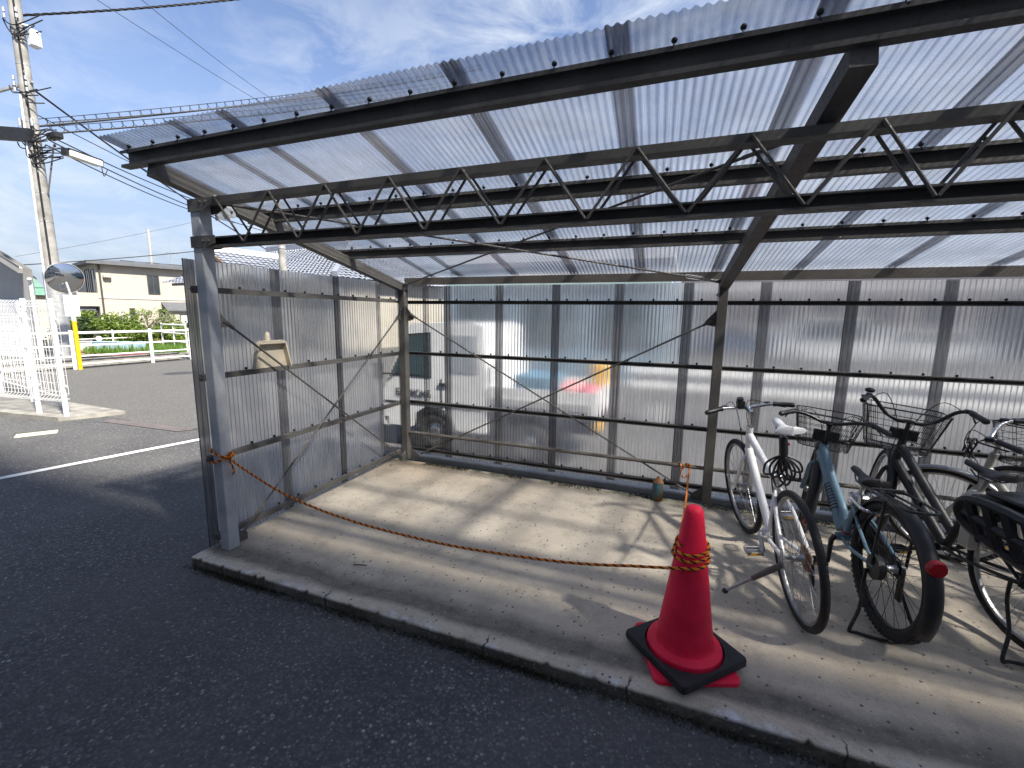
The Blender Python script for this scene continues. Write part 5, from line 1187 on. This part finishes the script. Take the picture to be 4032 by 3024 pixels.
# small bare-limbed tree with young leaves
tp=P(555,1290,19.0); TR=thing('small_tree','small grey-limbed tree with sparse young leaves in the garden','tree',(tp.x,tp.y,-.25)); rng=random.Random(9); m=MB(); tips=[]
def limb(p,d,L_,r,dep):
    q=p+d*L_; mid=p.lerp(q,.5)+Vector((rng.gauss(0,.05),rng.gauss(0,.05),0))*L_; m.tube(bez([p,mid,q],4),[r]*5+[r*.75]*4,6)
    if dep==0: tips.append(q); return
    for i in range(3 if dep>1 else 2):
        nd=(d+Vector((rng.gauss(0,.55),rng.gauss(0,.55),rng.gauss(.1,.3)))).normalized(); limb(q,nd,L_*rng.uniform(.6,.8),r*.62,dep-1)
limb(Vector((0,0,0)),Vector((.05,.05,1)).normalized(),.75,.07,4); m.build('trunk',M_bark,TR)
m=MB()
for q in tips:
    for i in range(9):
        p=q+Vector((rng.gauss(0,.12),rng.gauss(0,.12),rng.gauss(0,.1))); s_=rng.uniform(.03,.06); a=Vector((rng.gauss(0,1),rng.gauss(0,1),rng.gauss(0,.7))).normalized(); b=a.cross(Vector((rng.gauss(0,1),rng.gauss(0,1),rng.gauss(0,1)))).normalized(); m.add([p-a*s_,p+b*s_*.5,p+a*s_,p-b*s_*.5],[(0,1,2,3)])
m.build('crown',M_leaf,TR,smooth=False)
# planters behind the guard rail
for i,px in enumerate((335,392,438,492,548)):
    p=P(px,1352,16.8); p.z=.10; t=thing('planter_box',['white planter box nearest the mirror pole','pale blue planter second from the mirror pole with a white ball on top','pale blue planter in the middle of the row of five','pale blue planter fourth from the mirror pole','pale blue planter at the far end of the row'][i],'planter',p,(0,0,R_(20)),'planter boxes along the garden')
    m=MB(); m.add([(-.12,-.09,0),(.12,-.09,0),(.12,.09,0),(-.12,.09,0),(-.17,-.12,.30),(.17,-.12,.30),(.17,.12,.30),(-.17,.12,.30)],[(0,3,2,1),(4,5,6,7),(0,1,5,4),(1,2,6,5),(2,3,7,6),(3,0,4,7)]); m.build('box',M_bluep if i else M_white,t,smooth=False)
    m=MB(); m.bbox((-.185,-.135,.30),(.185,.135,.335),.008); m.build('rim',M_bluep if i else M_white,t,smooth=False)
    if i==1: m=MB(); m.ball((0,0,.43),.10,12,8); m.build('ball',M_white,t)

# ------------------------------------------------------------------ behind the translucent wall
LZ=GZ-.19
def xT(v): return v
TK=thing('kei_truck','small white flatbed truck parked close behind the translucent wall','truck',(-1.15,3.2,LZ))
# local: x along truck from front bumper (0) to tail (2.95), y depth 0..1.4
def extr(poly,y0,y1,mat,name,par=None,ang=30):
    m=MB(); m.prism(poly,0,y1-y0,Matrix(((1,0,0,0),(0,0,1,y0),(0,1,0,0),(0,0,0,1)))); return m.build(name,mat,par or TK,smooth=False)
cab=extr([(.06,.32),(.0,.42),(.0,.78),(.10,1.02),(.42,1.66),(.52,1.745),(1.42,1.765),(1.56,1.72),(1.60,1.1),(1.60,.34),(1.18,.34),(1.10,.52),(.95,.62),(.70,.62),(.55,.52),(.47,.32)],0,1.42,M_truck,'cab')
m=MB(); y=-.004
def side(poly,mat,nm,par,y=-.006,t=.008):
    m=MB(); m.prism(poly,y,y+t,Matrix(((1,0,0,0),(0,0,1,0),(0,1,0,0),(0,0,0,1)))); return m.build(nm,mat,par,smooth=False)
side([(.12,1.03),(.44,1.60),(.80,1.63),(.80,1.02)],M_blackp,'window_seal',cab,-.008,.008); side([(.17,1.06),(.46,1.57),(.76,1.60),(.76,1.05)],M_tglass,'side_window',cab,-.014,.005)
side([(1.10,1.12),(1.10,1.60),(1.48,1.60),(1.50,1.12)],plain('grey_cab_window',(.30,.33,.36),.15),'rear_quarter_window',cab,-.010,.008)
m=MB(); m.add([(.085,.06,1.03),(.42,.06,1.655),(.42,1.36,1.655),(.085,1.36,1.03)],[(0,1,2,3)]); m.xf(Matrix.Translation((-.012,0,.006))); m.build('windscreen',M_tglass,cab,smooth=False)
m=MB(); m.bbox((-.05,-.20,.98),(.06,-.06,1.20),.02); m.tube([(.2,-.01,1.05),(.0,-.12,1.05)],.014,6); m.build('door_mirror',M_blackp,cab)
m=MB(); m.bbox((.92,-.022,.92),(1.06,-.004,.965),.008); m.build('door_handle',M_blackp,cab)
m=MB(); m.bbox((-.03,.10,.50),(.04,.42,.66),.03); m.build('headlight',M_chrome,cab); m=MB(); m.bbox((-.03,1.0,.50),(.04,1.32,.66),.03); m.build('headlight',M_chrome,cab)
m=MB(); m.bbox((-.07,.0,.28),(.10,1.42,.46),.03); m.build('bumper',M_truck,cab)
m=MB(); m.box((.95,-.009,.40),(.965,-.004,1.02)); m.box((.30,-.009,.66),(.315,-.004,1.02)); m.build('door_seam',M_blackp,cab,smooth=False)
m=MB(); m.bbox((.30,-.012,.70),(.38,-.004,.74),.004); m.build('marker_lamp',M_yel2,cab,smooth=False)
# door lettering, worn and partly hidden
m=MB(); rl=random.Random(4)
for i in range(7):
    x=.22+i*.085
    m.box((x,-.011,.74),(x+.014,-.007,.85)); 
    if i%2==0: m.box((x,-.011,.836),(x+.055,-.007,.85))
    if i%3!=1: m.box((x,-.011,.788),(x+.05,-.007,.802))
    m.box((x+.045,-.011,.74),(x+.058,-.007,.80+.05*(i%2)))
m.build('door_lettering',M_blackp,cab,smooth=False)
side([(.02,.64),(1.60,.64),(1.60,.665),(.02,.665)],M_blackp,'trim_strip',cab,-.007,.006)
bed=MB(); bed.box((1.64,-.0,.66),(3.02,1.42,.70)); bed.box((1.64,-.0,.70),(3.02,.03,.97)); bed.box((1.64,1.39,.70),(3.02,1.42,.97)); bed.box((2.99,.03,.70),(3.02,1.39,.97)); bed.box((1.64,.03,.70),(1.67,1.39,1.25)); bo=bed.build('bed',M_truck,TK,smooth=False)
side([(1.70,.74),(2.96,.74),(2.96,.83),(1.70,.83)],plain('bed_shadow_grey',(.40,.41,.42),.4),'bed_recess_shade',bo,-.012,.010)  # flat grey strip, the shade of a recess painted on the bed side
m=MB(); m.box((1.2,.2,.42),(3.0,1.2,.66)); m.box((1.66,.05,.30),(1.95,.35,.60)); m.build('chassis',M_blackp,TK,smooth=False)
for x in (.82,2.20):
    for yy in (.10,1.32):
        m=MB(); m.torus((x,yy,.27),.195,.075,(0,1,0),32,10); wh=m.build('wheel',M_tyre,TK); m=MB(); m.lathe([(0,.03),(.05,.04),(.12,.0),(.15,.03),(.155,-.03)],24,Matrix.Translation((x,yy-.02,.27))@Matrix.Rotation(R_(90),4,'X')); m.build('rim',M_alloy,wh)
m=MB(); m.bbox((3.02,.06,.50),(3.06,.30,.60),.01); m.build('tail_lamp',M_yel2,TK); m=MB(); m.bbox((3.02,1.1,.50),(3.06,1.34,.60),.01); m.build('tail_lamp',M_refl,TK)
T0=Vector((-1.15,3.2,LZ))
def load(name,label,cat,a,b,mat,r=.04):
    m=MB(); m.bbox((0,0,0),Vector(b)-Vector(a),r); o=m.build(name,mat); o.location=T0+Vector(a); return tag(o,label,cat)
load('blue_crate','blue plastic crate on the truck bed behind the cab','crate',(1.95,.1,.70),(2.45,.8,1.12),M_bluebox,.02)
load('pink_bag','faded pink bag lying on the truck bed','bag',(2.50,.15,.70),(2.76,.7,1.04),plain('faded_pink',(.62,.30,.30),.8),.06)
load('red_bag','crimson bag at the tail of the truck bed','bag',(2.77,.15,.70),(2.98,.6,1.02),M_pink,.06)
load('amber_case','amber plastic case at the rear corner of the truck','case',(2.80,.9,.70),(2.98,1.3,1.24),M_yel2,.04)
# rear lot in lighter asphalt, its sunlit brightness put into the colour
m=MB(); m.add([(-1.5,3.36,LZ+.006),(60,3.36,LZ+.006),(60,14.4,LZ+.006),(-1.5,14.4,LZ+.006)],[(0,1,2,3)]); tag(m.build('rear_lot',M_road,smooth=False),kind='structure')
# W-beam guard rail
WG=thing('beam_guard_rail','white two-ridge steel guard rail across the lot behind the wall','guard rail',(1.9,6.3,LZ)); m=MB(); prof=[(.0,-.19),(.045,-.165),(.05,-.11),(.0,-.04),(.0,.04),(.05,.11),(.045,.165),(0,.19)]
zc=.53-LZ
m.add([Vector((x,-a+.02*x/6,zc+b)) for x in (0,13) for a,b in prof],[(i,i+1,8+i+1,8+i)[::-1] for i in range(7)]); m.build('beam',M_white,WG,ang=60)
for i in range(5): m=MB(); m.tube([(.5+i*3,.08,0),(.5+i*3,.08,zc+.2)],.055,10); m.build('post',M_white,WG)
# road, far wall, car, buildings
m=MB(); m.add([(-3.4,14.5,LZ+.012+.19*0),(60,14.5,LZ+.012),(60,22,LZ+.012),(-3.4,22,LZ+.012)],[(0,1,2,3)]); tag(m.build('far_road',M_road,smooth=False),kind='structure')
bw=tag(MB().box((-2,25.2,LZ),(12.5,25.5,1.35)).build('block_wall',M_conc,smooth=False),'low grey block wall far behind the lot','wall')
CR=thing('parked_car','dark blue car parked far behind the guard rail','car',(3.0,22.5,LZ)); m=MB(); m.prism([(0,.3),(.0,.75),(.5,.95),(1.1,1.45),(2.7,1.5),(3.5,1.0),(4.1,.9),(4.2,.3)],0,1.6,Matrix(((1,0,0,0),(0,0,1,0),(0,1,0,0),(0,0,0,1)))); m.build('body',plain('dark_blue_car_paint',(.05,.08,.14),.2),CR,smooth=False)
m=MB(); m.prism([(.75,.98),(1.2,1.38),(2.6,1.42),(3.2,1.02)],-.01,.0,Matrix(((1,0,0,0),(0,0,1,0),(0,1,0,0),(0,0,0,1)))); m.build('side_window',M_glass,CR,smooth=False)
for x in (.8,3.4): m=MB(); m.torus((x,.05,.31),.23,.085,(0,1,0),24,8); m.build('wheel',M_tyre,CR)
for nm,lb,px_,py_,col in (('parked_car','silver car parked far right behind the guard rail',10.5,21.5,(.55,.56,.57)),('parked_van','white van parked behind the guard rail between two cars',6.6,20.0,(.7,.7,.7))):
    t=thing(nm,lb,'car' if 'car' in nm else 'van',(px_,py_,LZ)); hgt=1.5 if 'car' in nm else 1.95
    m=MB(); m.prism([(0,.28),(.0,.72),(.35,.95),(.85,hgt-.05),(1.2,hgt),(3.2,hgt),(3.6,1.0),(4.0,.9),(4.1,.28)],0,1.6,Matrix(((1,0,0,0),(0,0,1,0),(0,1,0,0),(0,0,0,1)))); m.build('body',plain(nm+'_paint',col,.25),t,smooth=False)
    m=MB(); m.prism([(.72,1.0),(1.05,hgt-.12),(3.1,hgt-.12),(3.4,1.02)],-.01,0,Matrix(((1,0,0,0),(0,0,1,0),(0,1,0,0),(0,0,0,1)))); m.build('side_window',M_glass,t,smooth=False)
    for x in (.8,3.3): m=MB(); m.torus((x,.05,.31),.23,.085,(0,1,0),24,8); m.build('wheel',M_tyre,t)
def slabbuilding(name,label,x0,x1,y0,dep,h,mat,rows,cols,win=M_glass,wh=1.2,ww=1.5,band=None,z0=1.0,fl=3.0,col_mat=None):
    root=thing(name,label,'building',(x0,y0,LZ)); m=MB(); m.box((0,0,0),(x1-x0,dep,h)); m.build('wall',mat,root,smooth=False)
    for r in range(rows):
        for c in range(cols):
            x=(x1-x0)*(c+.5)/cols-ww/2; window(root,Vector((x,0,0)),Vector((1,0,0)),ww,wh,Vector((0,-1,0)),z0+r*fl,glass=win)
        if band: m=MB(); m.box((-.1,-.12,z0+r*fl+wh+.5),(x1-x0+.1,.0,z0+r*fl+wh+.75)); m.build('floor_band',band,root,smooth=False)
    m=MB(); m.box((-.15,-.15,h),(x1-x0+.15,dep+.15,h+.25)); m.build('parapet',col_mat or M_white,root,smooth=False); return root
slabbuilding('blue_grey_building','blue-grey tiled building behind the truck',-4.6,2.3,11.5,8,3.5,M_teal,1,3,M_tglass,1.3,1.6,M_teal2,1.0,3.2)
slabbuilding('beige_building','long beige building with pale floor bands behind the block wall',2.6,20,30,9,4.5,M_beige,1,7,M_glass,1.5,1.7,M_white,1.6,3.4)
slabbuilding('grey_building','grey apartment block with many balconies at the right distance',21,40,27,9,4.6,M_stucco2,1,6,M_glass,1.2,2.0,M_white,1.4,2.9)

# ------------------------------------------------------------------ grit, moss, leaves
rng=random.Random(31); m=MB()
def pebble(p,s_):
    vs=[p+Vector((rng.uniform(.6,1)*s_*dx,rng.uniform(.6,1)*s_*dy,rng.uniform(.5,.9)*s_*dz)) for dx,dy,dz in ((1,0,0),(-1,0,0),(0,1,0),(0,-1,0),(0,0,1),(0,0,-.3))]; m.add(vs,[(0,2,4),(2,1,4),(1,3,4),(3,0,4),(2,0,5),(1,2,5),(3,1,5),(0,3,5)])
for i in range(2600):
    x=rng.uniform(-3.5,4.2); y=-.16-abs(rng.gauss(0,.75)) if rng.random()<.7 else rng.uniform(-1.6,.9)
    if x>-.2 and y>-.155: continue
    pebble(Vector((x,y,GZ+.001)),rng.choice([.0022,.003,.0035,.0045,.006]))
pebble(onz(2708,2682,GZ),.016)
tag(m.build('asphalt_grit',M_grit,smooth=False),'pale grit scattered on the dark asphalt','grit',kind='stuff')
m=MB()
for i in range(9000):
    x=-.2+6.2*rng.random(); den=.5+.5*math.sin(x*5.3)*math.sin(x*1.7+1)
    if rng.random()>den: continue
    p=Vector((x,-.148-abs(rng.gauss(0,.018)),GZ+rng.random()*.012)); a=rng.uniform(0,6.28); d=Vector((math.cos(a),math.sin(a),0))*.004; m.add([p-d,p+d,p+Vector((rng.gauss(0,.006),rng.gauss(0,.006),rng.uniform(.004,.016)))],[(0,1,2)])
tag(m.build('edge_moss',M_moss,smooth=False),'dark moss along the foot of the slab edge','moss',kind='stuff')
m=MB()
for i in range(5000):
    x=.25+5.0*rng.random(); p=Vector((x,2.06+rng.gauss(0,.03),.0)); 
    if math.sin(x*4.1)+math.sin(x*9.7+2)<-.2: continue
    if p.y>2.098: continue
    a=rng.uniform(0,6.28); d=Vector((math.cos(a),math.sin(a),0))*.006; m.add([p-d,p+d,p+Vector((rng.gauss(0,.006),rng.gauss(0,.006),rng.uniform(.003,.012)))],[(0,1,2)])
tag(m.build('wall_moss',M_moss,smooth=False),'moss and grime along the back edge of the slab','moss',kind='stuff')
m=MB()
for i in range(420):
    x=rng.uniform(-.3,4.6); p=Vector((x,-.15-abs(rng.gauss(0,.10)),GZ+.002)) if rng.random()<.55 else Vector((rng.uniform(-.1,4.5),rng.uniform(.0,2.0),.0015))
    a=rng.uniform(0,6.28); s_=rng.uniform(.003,.009); d=Vector((math.cos(a),math.sin(a),0))*s_; e=Vector((-d.y,d.x,0))*rng.uniform(.25,.6); m.add([p-d,p+e+Vector((0,0,.003)),p+d+Vector((0,0,.002)),p-e],[(0,1,2,3)])
tag(m.build('leaf_litter',leaf('litter_brown',(.03,.022,.014),(.14,.09,.05)),smooth=False),'tiny brown leaf litter along the slab edge','leaf litter',kind='stuff')
def dead(label,p,s_,rz):
    m=MB(); m.add([(-s_,0,.002),(-s_*.3,s_*.35,.008),(s_*.5,s_*.3,.004),(s_,0,.010),(s_*.5,-s_*.3,.003),(-s_*.3,-s_*.35,.006),(0,0,.001)],[(6,0,1),(6,1,2),(6,2,3),(6,3,4),(6,4,5),(6,5,0)]); o=m.build('dead_leaf',M_dry,smooth=False); o.location=p; o.rotation_euler=(0,0,rz); md=o.modifiers.new('t','SOLIDIFY'); md.thickness=.0008; tag(o,label,'leaf')
dead('brown dead leaf by the foot of the corner post',onz(1538,1833,0),.022,.4)
dead('small dead leaf behind the white bicycle stand',onz(3175,2220,0),.018,1.2)
m=MB(); a=onz(1392,2224,.004); b=onz(1444,2226,.004); m.tube(bez([a,a.lerp(b,.4)+Vector((0,.004,0)),b],4),.0035,5); o=m.build('twig',M_wood); tag(o,'short dark twig lying on the slab','twig')
